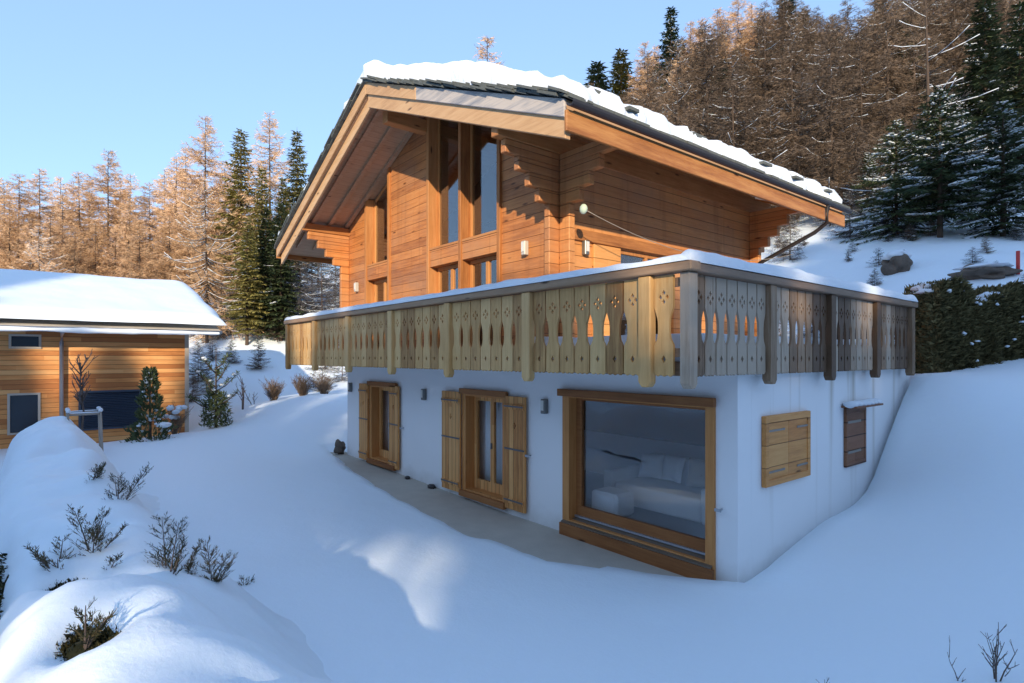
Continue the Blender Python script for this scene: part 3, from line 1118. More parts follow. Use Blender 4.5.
mb.box(0.0025, 0.24, 3.2, 4.35, 2.17, 2.20)
lg = mb.build("window_ledge", M['shut_dark'], CH)
mb = MB()
for i in range(7):
    mb.blob((0.13, 3.27 + i * 0.168, 2.225), 0.12, 0.13, 0.06, i)
mb.build("ledge_snow", M['roof_snow'], lg)

# ------------------------------------------------------------------ balcony railing
def baluster_mesh(hw, name):
    H = 1.16
    o = []
    side = [(hw, 0.03), (hw, 0.36), (hw - 0.012, 0.385), (hw - 0.040, 0.43), (hw - 0.052, 0.50), (hw - 0.052, 0.60), (hw - 0.044, 0.67), (hw - 0.018, 0.745), (hw - 0.006, 0.775), (hw, 0.80), (hw, H)]
    bot = [(-hw, 0.03), (-hw * .66, 0.0), (-hw * .33, 0.022), (0, 0.0), (hw * .33, 0.022), (hw * .66, 0.0)]
    o = bot + side + [(-x, z) for x, z in reversed(side)][:-1]
    holes = []
    for cx, cz in ((0, 0.962), (0, 0.858), (-0.048, 0.91), (0.048, 0.91)):
        holes.append(diamond(cx, cz, 0.025, 0.036))
    holes.append(diamond(0, 0.20, 0.030, 0.046))
    mb = MB()
    mb.prism(o, 'xz', 0.0, 0.032, holes)
    return mb


PX = [-13.11, -10.99, -8.865, -6.74, -4.615, -2.49, -0.35]
PYS = [-1.33, 0.50, 2.36, 4.19, 5.97]
BF, BX = -1.38, 0.15
mb = MB()
mb.box(-13.25, 0.30, -1.49, -1.29, 3.95, 4.055)
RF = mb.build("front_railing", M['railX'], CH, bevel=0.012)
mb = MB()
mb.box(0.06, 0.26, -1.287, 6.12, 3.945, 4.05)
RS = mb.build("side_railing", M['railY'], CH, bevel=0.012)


def post_mesh(name, m, parent, horizontal):
    mb = MB()
    w2 = 0.085
    mb.prism([(-w2, 0.05), (-w2 + 0.04, 0.0), (w2 - 0.04, 0.0), (w2, 0.05), (w2, 1.30), (-w2, 1.30)], 'xz', -0.06, 0.06)
    return mb.build(name, m, parent, origin=(0, 0, 0), bevel=0.012)


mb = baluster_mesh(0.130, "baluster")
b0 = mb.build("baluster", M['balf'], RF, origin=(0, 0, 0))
p0 = post_mesh("post", M['balf'], RF, True)


def rloc(parent, v):
    q = Vector(v)
    p = parent
    while p is not None:
        q = q - Vector(p.location)
        p = p.parent
    return q


first_b, first_p = True, True


def place(proto, parent, loc, rz, used):
    if not used[0]:
        o = proto
        used[0] = True
    else:
        o = proto.copy()
        COL.objects.link(o)
        o.parent = parent
    o.location = rloc(parent, loc)
    o.rotation_euler = (0, 0, rz)
    return o


ub, up_ = [False], [False]
for i, x in enumerate(PX):
    place(p0, RF, (x, BF - 0.02, 2.645), 0, up_)
    if i < len(PX) - 1:
        pitch = (PX[i + 1] - x - 0.17) / 7
        for k in range(7):
            place(b0, RF, (x + 0.085 + pitch * (k + 0.5), BF - 0.012, 2.775), R(rnd.uniform(-.25, .25)), ub)
place(b0, RF, (-0.125, BF - 0.012, 2.775), 0, ub)
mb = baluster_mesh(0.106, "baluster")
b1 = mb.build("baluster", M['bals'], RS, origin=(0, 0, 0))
p1 = post_mesh("post", M['bals'], RS, True)
ub, up_ = [False], [False]
for i, y in enumerate(PYS):
    place(p1, RS, (BX + 0.02, y, 2.645), R(90), up_)
    if i < len(PYS) - 1:
        pitch = (PYS[i + 1] - y - 0.17) / 7
        for k in range(7):
            place(b1, RS, (BX + 0.012, y + 0.085 + pitch * (k + 0.5), 2.775), R(90 + rnd.uniform(-.25, .25)), ub)
# rails behind the boards
mb = MB()
mb.box(-13.1, 0.10, BF + 0.025, BF + 0.075, 3.0, 3.10)
mb.box(-13.1, 0.10, BF + 0.025, BF + 0.075, 3.80, 3.90)
mb.build("rail", M['railX'], RF)
mb = MB()
mb.box(BX - 0.075, BX - 0.025, -1.25, 6.05, 3.0, 3.10)
mb.box(BX - 0.075, BX - 0.025, -1.25, 6.05, 3.80, 3.90)
mb.build("rail", M['railY'], RS)
# return of the railing at the far left end
mb = MB()
mb.box(-13.15, -13.10, -1.28, -0.02, 2.78, 3.94)
mb.build("end_boarding", M['balf'], RF)


def rail_snow(p, q, wid, hgt, seed, parent, z):
    """rounded ridge of snow along a rail, with an uneven crest"""
    mb = MB()
    p, q = Vector(p), Vector(q)
    d = q - p
    n = int(d.length / 0.06)
    t = d.normalized()
    sd_ = Vector((-t.y, t.x, 0))
    K = 9
    vs = []
    for i in range(n + 1):
        u = i / n
        c = p + d * u
        endf = min(1, math.sqrt(max(0.0, min(u, 1 - u) * d.length / 0.12)))
        h = hgt * (1 + 0.35 * fbm(u * d.length * 0.5, seed, 1, 3) + 0.22 * fbm(u * d.length * 2.0, seed, 2, 2)) * endf
        wd = wid * (1 + 0.12 * fbm(u * d.length * 0.9, seed, 5, 2))
        for k in range(K):
            a = math.pi * k / (K - 1)
            xx = math.cos(a) * wid * 0.5 * (wd / wid)
            zz_ = (math.sin(a) ** 0.6) * h
            vs.append((c.x + sd_.x * xx, c.y + sd_.y * xx, z + zz_))
    fs = [(i * K + k, (i + 1) * K + k, (i + 1) * K + k + 1, i * K + k + 1) for i in range(n) for k in range(K - 1)]
    mb.add(vs, fs, True)
    return mb.build("rail_snow", M['roof_snow'], parent)


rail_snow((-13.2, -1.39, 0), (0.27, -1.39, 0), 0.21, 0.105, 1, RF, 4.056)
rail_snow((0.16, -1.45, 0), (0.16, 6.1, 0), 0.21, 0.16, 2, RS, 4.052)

# snow lying on the terrace
mb = MB()
nx, ny = 40, 80
vs = []
for j in range(ny + 1):
    for i in range(nx + 1):
        x = -3.2 + 3.27 * i / nx
        y = -1.27 + 7.4 * j / ny
        e = min(1, min(i, nx - i, j, ny - j) / 2.0)
        vs.append((x, y, 2.95 + e * (0.34 + 0.05 * fbm(x * .8, y * .8, 3, 3))))
fs = [(j * (nx + 1) + i, j * (nx + 1) + i + 1, (j + 1) * (nx + 1) + i + 1, (j + 1) * (nx + 1) + i) for j in range(ny) for i in range(nx)]
mb.add(vs, fs, True)
mb.build("terrace_snow", M['snow'], CH)
mb = MB()
vs = []
nx = 90
for j in range(9):
    for i in range(nx + 1):
        x = -13.0 + 9.7 * i / nx
        y = -1.27 + 1.0 * j / 8
        e = min(1, min(i, nx - i, j, 8 - j) / 2.0)
        vs.append((x, y, 2.945 + e * (0.16 + 0.06 * fbm(x * .8, y * .8, 6, 3))))
fs = [(j * (nx + 1) + i, j * (nx + 1) + i + 1, (j + 1) * (nx + 1) + i + 1, (j + 1) * (nx + 1) + i) for j in range(8) for i in range(nx)]
mb.add(vs, fs, True)
mb.build("terrace_snow", M['snow'], CH)

# cable across the terrace with its socket
mb = MB()
mb.blob((-2.66, -0.06, 5.42), 0.075, 0.06, 0.085, 1, 10, 6, 0.05)
sk = mb.build("cable_socket", M['socket'], CH)
mb = MB()
a, b = Vector((-2.62, -0.06, 5.40)), Vector((-2.2, 6.35, 5.35))
mb.tube([a.lerp(b, t) - Vector((0, 0, 4 * 0.42 * t * (1 - t))) for t in np.linspace(0, 1, 24)], 0.007, 5)
mb.build("cable", M['grey_cable'], CH)

# interior of the big room
RX0, RX1, RY1 = -11.84, -0.36, 3.1
mb = MB()
mb.box(RX0, RX1, 0.36, RY1, 0.20, 0.30)
mb.build("room_floor", M['room_floor'], CH)
mb = MB()
mb.box(RX0, RX1, RY1, RY1 + 0.1, 0.2, 1.25)
mb.build("room_wall", M['room_wall'], CH)
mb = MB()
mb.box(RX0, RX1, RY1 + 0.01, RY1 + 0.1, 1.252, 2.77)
mb.build("room_upper_wall", M['dark'], CH)  # dark upper part of the back wall
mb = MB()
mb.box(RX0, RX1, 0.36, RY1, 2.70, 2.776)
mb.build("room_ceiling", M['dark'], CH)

SF = empty("sofa", (-2.2, 2.0, 0.302), "white sofa behind the picture window", "sofa")


def sbox(name, x0, x1, y0, y1, z0, z1, m, par):
    mb = MB()
    mb.box(x0, x1, y0, y1, z0, z1)
    o = mb.build(name, m, par, bevel=0.05)
    o.modifiers["bevel"].segments = 3
    return o


sbox("seat", -3.1, -1.3, 1.2, 2.1, 0.34, 0.72, M['sofa'], SF)
sbox("backrest", -3.1, -1.3, 2.11, 2.4, 0.34, 1.14, M['sofa'], SF)
sbox("armrest", -3.33, -3.11, 1.15, 2.4, 0.34, 0.92, M['sofa'], SF)
sbox("armrest", -1.29, -1.07, 1.15, 2.4, 0.34, 0.92, M['sofa'], SF)
def pillow(c, w_, h_, t_, tilt, rz, m, label):
    mb = MB()
    n = 14
    for sg in (-1, 1):
        vs = []
        for j in range(n + 1):
            for i in range(n + 1):
                u, v = i / n * 2 - 1, j / n * 2 - 1
                th = t_ * (max(0, 1 - u ** 4) * max(0, 1 - v ** 4)) ** 0.6
                pin = 1 - 0.10 * (1 - abs(u)) * v * v - 0.0
                vs.append(Vector((u * w_ * (1 - 0.09 * (1 - v * v)), sg * th, v * h_ * (1 - 0.09 * (1 - u * u)))))
        rot = Matrix.Rotation(rz, 3, 'Z') @ Matrix.Rotation(tilt, 3, 'X')
        mb.add([rot @ q + Vector(c) for q in vs], [(j * (n + 1) + i, j * (n + 1) + i + 1, (j + 1) * (n + 1) + i + 1, (j + 1) * (n + 1) + i) for j in range(n) for i in range(n)], True)
    tag(mb.build("cushion", m, None, origin=(c[0], c[1], 0.72)), label, "cushion")


pillow((-2.84, 1.95, 0.95), 0.23, 0.23, 0.08, -0.35, 0.35, M['sofa'], "white cushion propped in the corner of the sofa")
pillow((-2.38, 2.0, 0.96), 0.24, 0.24, 0.08, -0.3, -0.15, M['sofa'], "second white cushion on the sofa, nearer the middle")
pillow((-1.72, 1.98, 0.97), 0.34, 0.25, 0.09, -0.3, 0.1, M['cushion'], "beige cushion on the right half of the white sofa")
mb = MB()
mb.box(-3.0, -2.4, 0.45, 0.95, 0.303, 0.70)
o = mb.build("ottoman", M['sofa'], None, origin=(-2.65, 0.75, 0.303), bevel=0.05)
tag(o, "pale square ottoman on the floor in front of the white sofa", "ottoman")


# curtains in the french doors
def curtain(x0, x1, z0, z1, label):
    mb = MB()
    n = 30
    vs = []
    for i in range(n + 1):
        x = x0 + (x1 - x0) * i / n
        y = 0.40 + 0.03 * math.sin(i * 1.7)
        vs += [(x, y, z0), (x, y, z1)]
    mb.add(vs, [(2 * i, 2 * i + 2, 2 * i + 3, 2 * i + 1) for i in range(n)], True)
    o = mb.build("curtain", M['curtain'], None, origin=((x0 + x1) / 2, 0.4, z0), fix=False)
    sl = o.modifiers.new("thick", 'SOLIDIFY')
    sl.thickness = 0.006
    tag(o, label, "curtain", "curtains behind the french doors")


curtain(-6.45, -5.72, 0.30, 2.25, "white curtain behind the left pane of the wider open-shuttered french door")
curtain(-5.58, -5.2, 0.30, 2.25, "white curtain behind the right pane of the wider open-shuttered french door")
curtain(-10.95, -10.0, 0.35, 2.28, "white curtain behind the french door nearest the far end of the chalet")


# ------------------------------------------------------------------ neighbouring house
NX = -18.7
NB = empty("wooden_house", (NX, -6, 0.3), "low wooden neighbouring house with a thick snow-laden roof", "house")
OPN = [(-7.63, -7.0, 3.31, 3.62), (-7.66, -7.02, 0.75, 1.86), (-5.98, -4.43, 0.74, 1.87)]
mb = MB()
mb.prism([(-16, -0.3), (-3.03, -0.3), (-3.03, 3.95), (-16, 3.95)], 'yz', NX - 0.25, NX, [[(a, c), (b, c), (b, d), (a, d)] for a, b, c, d in OPN])
mb.build("wall", M['nwall'], NB)
mb = MB()
mb.prism([(NX - 0.252, -0.3), (-30.5, -0.3), (-30.5, 3.95), (-24.6, 5.9), (NX - 0.252, 3.95)], 'xz', -3.28, -3.03)
mb.build("wall", M['nwall'], NB)
mb = MB()
mb.box(NX + 0.002, NX + 0.05, -3.10, -3.03 + .05, -0.3, 3.8)
mb.build("corner_board", M['wframe'], NB)
for k, (a, b, c, d) in enumerate(OPN):
    mb = MB()
    t = 0.06
    mb.prism([(a - t, c - t), (b + t, c - t), (b + t, d + t), (a - t, d + t)], 'yz', NX - 0.1, NX + 0.03, [[(a, c), (b, c), (b, d), (a, d)]])
    wn = mb.build("window", M['wframe'] if k < 2 else M['blind'], NB)
    if k < 2:
        mb = MB()
        mb.box(NX - 0.09, NX - 0.06, a + .002, b - .002, c + .002, d - .002)
        mb.build("pane", M['hpanel'], wn)
    else:
        mb = MB()
        z = c
        while z < d - 0.02:
            mb.prism([(NX - 0.07, z), (NX - 0.02, z + 0.012), (NX - 0.02, z + 0.02), (NX - 0.07, z + 0.058)], 'xz', a + .003, b - .003)
            z += 0.055
        mb.build("blind", M['blind'], wn)
# roof
mb = MB()
zn = lambda x: 3.76 + 0.305 * (-17.75 - x)
mb.prism([(-17.75, zn(-17.75)), (-24.6, zn(-24.6)), (-31.4, zn(-17.75)), (-31.4, zn(-17.75) + .2), (-24.6, zn(-24.6) + .2), (-17.75, zn(-17.75) + .16)], 'xz', -17, -2.2)
nr = mb.build("roof", plain_mat("pale_eave_boards", (0.55, 0.52, 0.47), 0.7), NB)
mb = MB()
nu, nv = 150, 150
vs = []
for j in range(nv + 1):
    y = -17.1 + 15.1 * j / nv
    for i in range(nu + 1):
        x = -17.62 - 13.9 * i / nu
        dx = min(x + 31.5, -17.6 - x)
        d = min(dx, max(0.0, -1.98 - y))
        pr = math.sqrt(max(0.0, 1 - (1 - min(1, d / 0.55)) ** 2))
        xm = -24.6
        rz = zn(-24.6) + .2 - 0.305 * math.sqrt((x - xm) ** 2 + 0.5) + 0.1
        rz = min(rz, zn(-24.6) + .2 - 0.02)
        yy = y + 0.05 * fbm(x * 1.2, 1, 1, 2) * (1 if j > nv - 3 else 0)
        xx = x + 0.04 * fbm(y * 1.2, 5, 1, 3) * (1 if i < 2 else 0)
        vs.append((xx, yy, rz - 0.02 + (0.36 + 0.05 * fbm(x * .5, y * .5, 2, 3)) * pr))
fs = [(j * (nu + 1) + i, j * (nu + 1) + i + 1, (j + 1) * (nu + 1) + i + 1, (j + 1) * (nu + 1) + i) for j in range(nv) for i in range(nu)]
mb.add(vs, fs, True)
mb.build("roof_snow", M['snow'], nr)
mb = MB()
mb.tube([(-17.66, -17, 3.84), (-17.66, -2.15, 3.84)], 0.06, 8)
mb.build("gutter", M['zinc'], nr)
mb = MB()
vs = []
K = 5
for j in range(120):
    y = -17 + 14.75 * j / 119
    t = 0.07 + 0.035 * fbm(y * .9, 3, 3, 3)
    for k in range(K):
        a = -math.pi / 2 + math.pi * k / (K - 1)
        vs.append((-17.64 + 0.09 * math.cos(a), y, 3.80 + t * math.sin(a)))
mb.add(vs, [(j * K + k, j * K + k + 1, (j + 1) * K + k + 1, (j + 1) * K + k) for j in range(119) for k in range(K - 1)], True)
mb.build("eave_snow", M['snow'], nr)
mb = MB()
mb.tube([(-17.7, -6.46, 3.8), (-17.85, -6.46, 3.72), (NX + 0.12, -6.46, 3.45), (NX + 0.1, -6.46, -0.2)], 0.055, 10)
mb.build("downpipe", M['zinc'], NB)


# ------------------------------------------------------------------ trees
def larch_proto(seed, h, nb, tw, m, spread=0.20, snow=0.0, low=0.12, width=0.03, droop=0.12):
    rg = random.Random(seed)
    tr_ = MB()
    lean = Vector((rg.uniform(-.02, .02), rg.uniform(-.02, .02), 0)) * h
    r0 = h * 0.008 + 0.025
    def ax(t):
        return lean * t * t + Vector((0, 0, h * t))
    tr_.tube([Vector((0, 0, -0.8))] + [ax(t) for t in np.linspace(0, 1, 9)], [r0 * 1.1] + [r0 * (1 - t) + 0.012 for t in np.linspace(0, 1, 9)], 7)
    cr = MB()
    sn = MB()
    for i in range(nb):
        t = low + (1 - low) * (i + rg.random()) / nb
        p0_ = ax(t)
        ln = h * spread * (1 - t) ** 0.75 * rg.uniform(0.65, 1.2) + 0.25
        a = rg.uniform(0, 2 * math.pi)
        el = 0.25 * t + rg.uniform(-0.2, 0.15)
        dr = Vector((math.cos(a), math.sin(a), el))
        pts = []
        for k in range(5):
            u = k / 4
            q = p0_ + dr * ln * u + Vector((0, 0, -droop * ln * math.sin(u * 2.2) + 0.10 * ln * u * u))
            q += Vector((rg.uniform(-1, 1), rg.uniform(-1, 1), rg.uniform(-1, 1))) * 0.03 * ln * u
            pts.append(q)
        rb = 0.010 + 0.008 * ln
        tr_.tube(pts, [rb * (1.2 - k * 0.25) for k in range(5)], 3, False)
        n = max(3, int(tw * ln))
        for k in range(n):
            u = (k + rg.random()) / n
            u = 0.12 + 0.9 * u
            s_ = min(3, int(u * 4))
            q = pts[s_].lerp(pts[s_ + 1], min(1.15, u * 4 - s_))
            sd_ = Vector((-math.sin(a), math.cos(a), 0)) * rg.choice((-1, 1))
            dd = dr * rg.uniform(0.2, 0.9) + sd_ * rg.uniform(0.2, 1.0) + Vector((0, 0, rg.uniform(-0.7, 0.35)))
            dd.normalize()
            l2 = rg.uniform(0.25, 0.7) * (0.5 + 0.22 * ln)
            cr.strip(q, q + dd * l2, width * rg.uniform(0.6, 1.2), Vector((rg.uniform(-1, 1), rg.uniform(-1, 1), rg.uniform(-1, 1))))
            if rg.random() < 0.45:
                q2 = q + dd * l2 * 0.5
                d3 = (dd + Vector((rg.uniform(-1, 1), rg.uniform(-1, 1), rg.uniform(-.8, .5)))).normalized()
                cr.strip(q2, q2 + d3 * l2 * 0.7, width * rg.uniform(0.5, 0.9), Vector((rg.uniform(-1, 1), rg.uniform(-1, 1), 1)))
        if snow and rg.random() < snow:
            for k in range(4):
                A_, B_ = pts[k] + Vector((0, 0, rb)), pts[k + 1] + Vector((0, 0, rb))
                sn.tube([A_, B_], [0.018 + 0.003 * ln, 0.016 + 0.002 * ln], 4)
    return tr_, cr, sn


def spruce_proto(seed, h, spread=0.19, den=1.0, snow=0.0, low=0.10, sl=0.26, sw=0.055, dens=14):
    rg = random.Random(seed)
    tr_, cr, sn = MB(), MB(), MB()
    r0 = 0.010 * h + 0.03
    tr_.tube([(0, 0, -0.8), (0, 0, 0), (0, 0, h * .5), (0, 0, h * 0.98)], [r0 * 1.2, r0, r0 * .55, 0.012], 8)
    z = low * h
    while z < h * 0.985:
        t = z / h
        nbr = max(4, int((8 - 3 * t) * den))
        L0 = h * spread * (1 - t) ** 0.85 + 0.10
        L0 *= 0.55 + 0.45 * sstep(low, low + 0.12, t)
        a0 = rg.uniform(0, 6.28)
        for b_ in range(nbr):
            a = a0 + 2 * math.pi * (b_ + rg.uniform(-.25, .25)) / nbr
            ln = L0 * rg.uniform(0.50, 1.25)
            dr = Vector((math.cos(a), math.sin(a), 0))
            up0 = 0.5 * t - 0.12
            def pt(u):
                return Vector((0, 0, z + rg_off)) + dr * ln * u + Vector((0, 0, ln * (up0 * u - 0.42 * u * u * (1 - t * .6) + 0.16 * u ** 4)))
            rg_off = rg.uniform(-0.12, 0.12)
            tr_.tube([pt(0), pt(0.5), pt(1)], [0.012 + .005 * ln, 0.010, 0.004], 3, False)
            n = max(4, int(ln * dens))
            sdv = Vector((-dr.y, dr.x, 0))
            for k in range(n):
                u = 0.10 + 0.92 * (k + rg.random()) / n
                q = pt(u)
                for sg in (-1, 1):
                    dd = dr * rg.uniform(0.35, 0.9) + sdv * sg * rg.uniform(0.5, 1.0) + Vector((0, 0, rg.uniform(-0.75, 0.12)))
                    dd.normalize()
                    l2 = sl * rg.uniform(0.6, 1.25) * (0.45 + 0.75 * (1 - abs(u - 0.45))) * (0.6 + 0.25 * min(ln, 2.2))
                    cr.strip(q, q + dd * l2, sw * rg.uniform(0.7, 1.3), Vector((rg.uniform(-.6, .6), rg.uniform(-.6, .6), 1)))
            q = pt(0.95)
            cr.strip(q, q + (dr + Vector((0, 0, 0.1))) * sl * .8, sw * 1.2, Vector((0, 0, 1)))
            if snow and rg.random() < snow:
                m_ = max(2, int(ln * 0.65 / 0.13))
                rb_ = rg.uniform(0.09, 0.17) * (0.65 + 0.25 * min(2, ln))
                for k in range(m_):
                    u = 0.34 + 0.66 * (k + 0.5) / m_
                    r_ = rb_ * (1.15 - 0.5 * u) * rg.uniform(0.75, 1.25)
                    q = pt(u) + sdv * rg.uniform(-.05, .05) + Vector((0, 0, 0.03))
                    sn.blob(q, r_, r_, r_ * 0.36, rg.random() * 50, 6, 4, 0.4)
        z += (0.24 + 0.018 * h) * (1.0 - 0.35 * t) * rg.uniform(0.8, 1.2)
    cr.strip(Vector((0, 0, h * .93)), Vector((0, 0, h * 1.02)), 0.07, Vector((1, 0, 0)))
    return tr_, cr, sn


PROTO = {}


def make_tree(key, meshes, m_trunk, m_crown, name, h):
    tr_, cr, sn = meshes
    root = empty(name, (0, 0, 0), "tree", "tree")
    t_ = tr_.build("trunk", m_trunk, root, fix=False)
    c_ = cr.build("crown", m_crown, root, fix=False)
    if sn.f:
        sn.build("snow", M['roof_snow'], root, fix=False)
    PROTO[key] = [root, False, h]


make_tree('larch0', larch_proto(11, 16, 200, 36, None, 0.25, width=0.037), M['bark'], M['twig'], "larch_tree", 16)
make_tree('larch1', larch_proto(12, 16, 190, 36, None, 0.29, width=0.037), M['bark'], M['twig'], "larch_tree", 16)
make_tree('larch2', larch_proto(13, 15, 180, 34, None, 0.22, width=0.037), M['bark'], M['twig'], "larch_tree", 15)
make_tree('snowy', larch_proto(14, 15, 140, 20, None, 0.36, 0.9, 0.10, 0.045, 0.30), M['bark'], M['twig'], "snowy_larch_tree", 15)
make_tree('brown0', larch_proto(21, 14, 150, 34, None, 0.25, 0.10, 0.08, 0.038), M['bark'], M['twig_brown'], "larch_tree", 14)
make_tree('brown1', larch_proto(22, 14, 140, 34, None, 0.29, 0.20, 0.08, 0.038), M['bark'], M['twig_brown'], "larch_tree", 14)
make_tree('brown2', larch_proto(23, 13, 130, 32, None, 0.23, 0.3, 0.08, 0.038), M['bark'], M['twig_brown'], "larch_tree", 13)
make_tree('grey0', larch_proto(31, 7, 90, 26, None, 0.36, 0.22, 0.03, 0.03), M['bark'], M['twig_grey'], "bare_tree", 7)
make_tree('grey1', larch_proto(33, 7, 80, 30, None, 0.42, 0.30, 0.03, 0.03), M['bark'], M['twig_grey'], "bare_tree", 7)
make_tree('bare', larch_proto(32, 13, 30, 3, None, 0.30, 0.8, 0.10, 0.02, 0.04), M['bark'], M['twig_grey'], "bare_tree", 13)
make_tree('spruce0', spruce_proto(41, 14, 0.16, 1.25, 0.10, 0.04, 0.50, 0.13, 14), M['bark'], M['needle'], "spruce_tree", 14)
make_tree('spruce1', spruce_proto(42, 14, 0.20, 1.25, 0.18, 0.06, 0.50, 0.13, 14), M['bark'], M['needle'], "spruce_tree", 14)
make_tree('olive', spruce_proto(43, 15, 0.16, 1.25, 0.15, 0.10, 0.50, 0.13, 14), M['bark'], M['needle_y'], "spruce_tree", 15)
make_tree('high', spruce_proto(46, 12.5, 0.42, 1.6, 0.0, 0.56, 0.6, 0.18, 16), M['bark'], M['needle'], "spruce_tree", 12.5)  # clear trunk and wide crown, an added blocker above the sun gap
make_tree('near0', spruce_proto(44, 7.5, 0.32, 1.2, 0.50, 0.24, 0.34, 0.07, 20), M['bark'], M['needle'], "spruce_tree", 7.5)
make_tree('near1', spruce_proto(45, 7.0, 0.36, 1.2, 0.60, 0.08, 0.34, 0.07, 20), M['bark'], M['needle'], "spruce_tree", 7)


def tree(key, px, d, ytop, label, group=None, ybase=None, rz=None, wide=1.0):
    p = atd(px, HZ, d)
    z = zt(p.x, p.y) if ybase is None else CAM.z - (ybase - HZ) / FPX * d
    ztop = CAM.z + (HZ - ytop) / FPX * d
    h = max(2.0, ztop - z)
    return tree_at(key, p.x, p.y, z - 0.1, h, label, group, rz, wide)


def tree_at(key, x, y, z, h, label, group=None, rz=None, wide=1.0):
    root, used, h0 = PROTO[key]
    if used:
        o = copy_tree(root)
    else:
        o = root
        PROTO[key][1] = True
    k = h / h0
    o.location = (x, y, z)
    kw = k * wide if h < 4 else max(k, 0.55) * wide
    o.scale = (kw, kw, k)
    o.rotation_euler = (0, 0, rnd.uniform(0, 6.28) if rz is None else rz)
    o["label"] = label
    if group:
        o["group"] = group
    elif "group" in o:
        del o["group"]
    return o


GL = "golden larches beyond the neighbouring house"
LB = "bare golden larch in the row behind the neighbouring roof"
left = [('larch0', -12, 48, 190), ('larch1', 18, 47, 172), ('larch0', 40, 50, 165), ('larch2', 62, 46, 195), ('larch1', 80, 52, 175), ('larch0', 108, 49, 152), ('larch2', 128, 45, 200),
        ('larch1', 150, 53, 185), ('larch0', 176, 50, 158), ('larch2', 190, 44, 195), ('larch2', 30, 42, 215), ('larch1', 95, 42, 220), ('larch1', 140, 41, 225), ('larch0', 60, 60, 178), ('larch1', 130, 60, 170), ('larch0', 225, 56, 165), ('larch2', 0, 58, 180), ('larch0', 165, 62, 168), ('larch1', 5, 52, 185), ('larch1', 90, 57, 180), ('larch0', 120, 55, 172), ('larch1', 200, 55, 175), ('larch2', 215, 47, 190), ('larch1', 50, 44, 210), ('larch0', 115, 43, 225), ('larch1', 170, 43, 215), ('larch1', 10, 43, 205), ('larch0', 75, 41, 230), ('larch2', 235, 60, 160), ('larch1', 185, 58, 150)]
for i, (k, px, d, yt) in enumerate(left):
    tree(k, px, d, yt + rnd.uniform(-4, 4), LB, GL)
tree('larch0', 205, 47, 116, "tallest golden larch, rising above the neighbouring roof's right end")
tree('snowy', 207, 37, 178, "larch with long snow-laden drooping branches behind the neighbouring roof", rz=1.2)
tree('snowy', 40, 38, 225, "larch with snowy branches behind the far left of the neighbouring roof", rz=3.2)
tree('olive', 241, 46, 127, "olive green spruce left of the chalet, broad pointed top", wide=1.15)
tree('larch2', 270, 46, 112, "slender larch between two spruces left of the chalet")
tree('olive', 262, 43, 165, "shorter olive spruce below the slender larch left of the chalet", wide=1.1)
tree('olive', 297, 47, 128, "narrow olive spruce nearest the chalet roof's left eave")
tree('olive', 283, 44, 175, "spruce dusted with snow beside the chalet roof's left eave")
tree('spruce1', 250, 40, 225, "dark low spruce at the edge of the wood behind the bare path")
tree('spruce0', 275, 40, 215, "dark spruce at the shaded edge of the wood left of the chalet")
SH = "bare grey thicket trees in the shade left of the chalet"
for px, d, yt in [(300, 37, 262), (322, 36, 255), (340, 38, 262), (312, 41, 248), (290, 42, 262), (335, 43, 245), (355, 42, 255), (258, 38, 285), (275, 37, 290), (285, 40, 250), (268, 43, 240), (318, 46, 232), (345, 47, 240), (240, 42, 260), (225, 41, 275), (295, 47, 235)]:
    tree(rnd.choice(('grey0', 'grey1')), px, d, yt, "bare frosted grey tree in the dark thicket left of the chalet", SH)

# hillside right and behind
def skyline(px):
    return float(np.interp(px, [560, 600, 625, 650, 675, 700, 730, 760, 800, 830, 850, 870, 900, 1040], [75, 70, 62, 48, 20, 22, 5, -5, -12, 12, 22, 10, -20, -60]))


HB = "bare brown larch among the many massed on the hillside above the chalet roof"
HG = "bare brown larches massed on the hillside"
r2 = random.Random(19)
row = 0
for d in (66, 59, 53, 48, 43, 38, 33, 29):
    step = 760 / d * 1.3
    px = 545 + r2.uniform(0, step)
    while px < 1050:
        p = atd(px, HZ, d)
        z = zt(p.x, p.y)
        yb = HZ - (z - CAM.z) / d * FPX
        ok = True
        if d < 45 and px < 640:
            ok = False
        if d < 36 and px > 850:
            ok = False
        if d < 42 and px > 850:
            ok = False
        if ok:
            h = r2.uniform(8, 13) * (0.8 if d < 38 else 1.0)
            yt = yb - h / d * FPX
            yt = max(yt, skyline(px) + r2.uniform(0, 22))
            if yt < yb - 30:
                k = r2.choice(('brown0', 'brown1', 'brown2', 'brown0', 'brown2'))
                tree(k, px, d + r2.uniform(-2.5, 2.5), yt, HB, HG)
        px += step * r2.uniform(0.7, 1.3)
tree('spruce0', 597, 64, 61, "small round-topped spruce on the skyline, left of the pair above the roof", wide=1.7)
tree('olive', 621, 62, 48, "sunlit small spruce on the skyline, right of the pair above the roof", wide=1.5)
tree('spruce1', 671, 55, 6, "tall dark spruce breaking the skyline above the roof", wide=0.9)
tree('larch2', 645, 60, 42, "pale slim larch just left of the tall dark skyline spruce")
tree('larch1', 738, 56, -6, "sunlit larch reaching the top of the picture above the roof")
tree('larch1', 703, 54, 18, "sunlit reddish larch right of the tall dark skyline spruce")
tree('spruce0', 786, 58, -25, "dark spruce at the top of the hillside wood")
tree('spruce0', 880, 56, -20, "dark spruce top beside the gap of sky on the hill")
